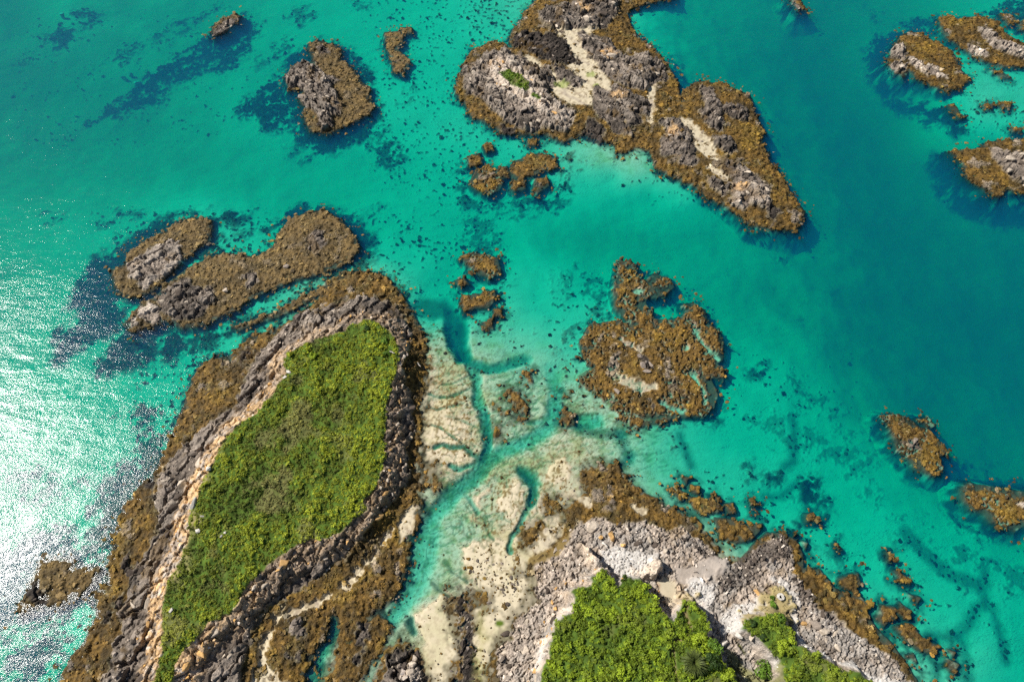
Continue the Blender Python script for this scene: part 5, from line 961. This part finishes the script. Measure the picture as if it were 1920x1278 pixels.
def bush(px, py, rpx, tone_, label, cat='bush', height=.8, nm='bush', spiky=False, group=None):
    x, y, z = at(px, py); Rr = rpx * mpp(py); r = random.Random(int(px * 7 + py)); root = bpy.data.objects.new(nm, None); col.objects.link(root); root.location = (x, y, z); tag(root, label, cat, group)
    V, F = [], []
    for k in range(4):
        a = r.uniform(0, 6.28); tip = Vector((math.cos(a), math.sin(a), 0)) * Rr * .4 + Vector((0, 0, Rr * height * .8))
        v, f = tube([Vector((0, 0, -.2)), tip * .5 + Vector((0, 0, .1)), tip], [Rr * .09, Rr * .06, Rr * .02]); F += [tuple(i + len(V) for i in q) for q in f]; V += v
    me = bpy.data.meshes.new('trunk'); me.from_pydata(V, [], F); me.materials.append(M_BARK); o = bpy.data.objects.new('trunk', me); col.objects.link(o); o.parent = root
    V, F = [], []
    if spiky:
        for k in range(700):
            a = r.uniform(0, 6.283); el = r.uniform(.0, 1.2); L_ = Rr * r.uniform(.35, 1.05); d = Vector((math.cos(a) * math.cos(el), math.sin(a) * math.cos(el), math.sin(el))); sd = Vector((-math.sin(a), math.cos(a), 0)) * Rr * .022
            o0 = Vector((0, 0, Rr * height * .45)) + d * Rr * .15; b0 = len(V)
            for t, w_, dz in ((0, 1, 0), (.5, 1.2, .02), (1, .15, -.18)):
                c = o0 + d * L_ * t + Vector((0, 0, dz * Rr)); V += [tuple(c - sd * w_), tuple(c + sd * w_)]
            F += [(b0, b0 + 1, b0 + 3, b0 + 2), (b0 + 2, b0 + 3, b0 + 5, b0 + 4)]
    else:
        lobes = [(Vector((r.uniform(-.55, .55), r.uniform(-.55, .55), r.uniform(.15, .6) * height)) * Rr, Rr * r.uniform(.28, .5)) for _ in range(11)]
        for k in range(int(650 + 90 * Rr * 4)):
            c, rad = lobes[k % 11]; u = Vector((r.gauss(0, 1), r.gauss(0, 1), abs(r.gauss(0, 1)) * .8)).normalized(); p = c + u * rad * r.uniform(.75, 1.08)
            nn = (u + Vector((r.gauss(0, .4), r.gauss(0, .4), r.gauss(0, .4)))).normalized(); t = nn.orthogonal().normalized(); t.rotate(Matrix.Rotation(r.uniform(0, 6.28), 3, nn)); q = nn.cross(t); l = .11 * (1 + .25 * Rr) * r.uniform(.6, 1.3); b0 = len(V)
            V += [tuple(p - t * l), tuple(p + q * l * .6), tuple(p + t * l), tuple(p - q * l * .6)]; F.append((b0, b0 + 1, b0 + 2, b0 + 3))
    me = bpy.data.meshes.new('crown'); me.from_pydata(V, [], F); me.materials.append(LEAFM['spiky' if spiky else tone_]); o = bpy.data.objects.new('crown', me); col.objects.link(o); o.parent = root
    return root
bush(1430, 1256, 20, 'mid', 'large round olive bush in the stony gully at the bottom edge', height=.9)
bush(1299, 1243, 24, 'dark', 'dark spiky-leaved tree spreading over the headland scrub at the bottom edge', 'tree', .9, 'spiky_tree', True)
bush(1340, 1212, 15, 'mid', 'dark tree crown overhanging the gully, right of the bare soil patch', 'tree', 1., 'tree')
bush(1337, 1240, 17, 'dark', 'shadowy tree between the spiky tree and the gully edge', 'tree', 1., 'tree')
bush(1362, 1262, 16, 'bright', 'bright green bush at the bottom edge beside the gully', height=.8)
bush(1447, 1121, 4.5, 'mid', 'small round dark bush on the dry grass point, northernmost of three', height=.9)
bush(1449, 1131, 6, 'mid', 'small round bush on the dry grass point, largest and middle of three', height=.9)
bush(1453, 1140, 4.5, 'dark', 'small dark bush on the dry grass point, southernmost of three', height=.9)
bush(1411, 1169, 8, 'dark', 'dark green bush at the northwest corner of the small headland scrub', height=.9)
bush(1430, 1195, 7, 'dark', 'dark bush on the gully side of the small headland scrub', height=.9)
bush(1464, 1158, 9, 'mid', 'mid green bush just below the footpath bend on the headland point', height=.8)
bush(1467, 1215, 16, 'bright', 'brightest yellow-green bush in the middle of the small headland scrub', height=.8)
bush(1311, 1200, 16, 'bright', 'bright yellow-green bush north of the spiky tree', height=.8)
bush(588, 669, 7.5, 'bright', 'single bright round bush with a dark shadow in the northwest turf', height=1.1)
bush(592, 683, 7, 'bright', 'bright bush just south of the single round one in the northwest turf', height=.7)
bush(722, 640, 8, 'mid', 'dense green bush on the northeast rim of the grassy island', height=1.)
bush(727, 663, 9, 'mid', 'broad green bush on the east rim, below the pale driftwood', height=.9)
bush(690, 616, 7, 'dark', 'dark bush hollow near the north tip of the island turf', height=.8)
def log(px, py, lpx, turn, label, rad=.13):
    x, y, z = at(px, py); L_ = lpx * mpp(py); r = random.Random(int(px)); pts = [Vector((L_ * (t - .5), r.uniform(-.06, .06) * L_, .12 + .25 * abs(t - .4) * .5)) for t in (0, .25, .5, .75, 1)]
    V, F = tube(pts, [rad * 1.3, rad, rad * .95, rad * .8, rad * .45]); v, f = tube([pts[1], pts[1] + Vector((.1, .35, .2)) * L_ * .3, pts[1] + Vector((.15, .6, .25)) * L_ * .4], [rad * .5, rad * .35, rad * .15]); F += [tuple(i + len(V) for i in q) for q in f]; V += v
    me = bpy.data.meshes.new('driftwood_log'); me.from_pydata(V, [], F); me.materials.append(M_WOOD); o = bpy.data.objects.new('driftwood_log', me); col.objects.link(o); o.location = (x, y, z + .25); o.rotation_euler = (0, 0, turn); tag(o, label, 'driftwood')
log(1356, 1208, 19, .65, 'bleached driftwood log across the head of the gully', .22)
log(786, 685, 11, -.9, 'pale driftwood stick on the weed east of the island', .12)
log(736, 662, 10, -.5, 'bleached branch lying on the island\'s east rim', .12)
log(335, 914, 22, -.1, 'long bleached driftwood trunk on dark rock beside the orange band', .2)
# dry-stone fire ring of slabs on the grassy point, and a faint circle of stones on the shingle
def ring(px, py, rpx, n, label, square, s, nm):
    x, y, z = at(px, py); Rr = rpx * mpp(py); root = bpy.data.objects.new(nm, None); col.objects.link(root); root.location = (x, y, z + .22); tag(root, label, 'stone ring')
    for k in range(n):
        a = 6.2832 * k / n; ca_, sa_ = math.cos(a), math.sin(a)
        if square: q = 1 / max(abs(ca_), abs(sa_)); ca_ *= q; sa_ *= q
        o = bpy.data.objects.new('stone', RM['white', k % 6]); col.objects.link(o); o.parent = root; o.location = (ca_ * Rr, sa_ * Rr, s * .25); o.scale = (s * 1.3, s, s * .9); o.rotation_euler = (0, 0, a + 1.57)
    if square:
        bm = bmesh.new(); bmesh.ops.create_circle(bm, cap_ends=True, segments=14, radius=Rr * .85)
        for v in bm.verts: v.co.z = .05
        bmesh.ops.extrude_face_region(bm, geom=bm.faces[:]); me = bpy.data.meshes.new('ash_bed'); bm.to_mesh(me); bm.free(); me.materials.append(tint_mat('ash', (.05, .06, .07), .9, .1)); o = bpy.data.objects.new('ash_bed', me); col.objects.link(o); o.parent = root; o.location.z = .03
ring(1462, 1119, 3.9, 10, 'square fire ring of white slabs on the dry grass point', True, .62, 'fire_ring')
ring(1402, 1120, 3.8, 13, 'faint circle of small stones on the pale shingle', False, .26, 'stone_circle')
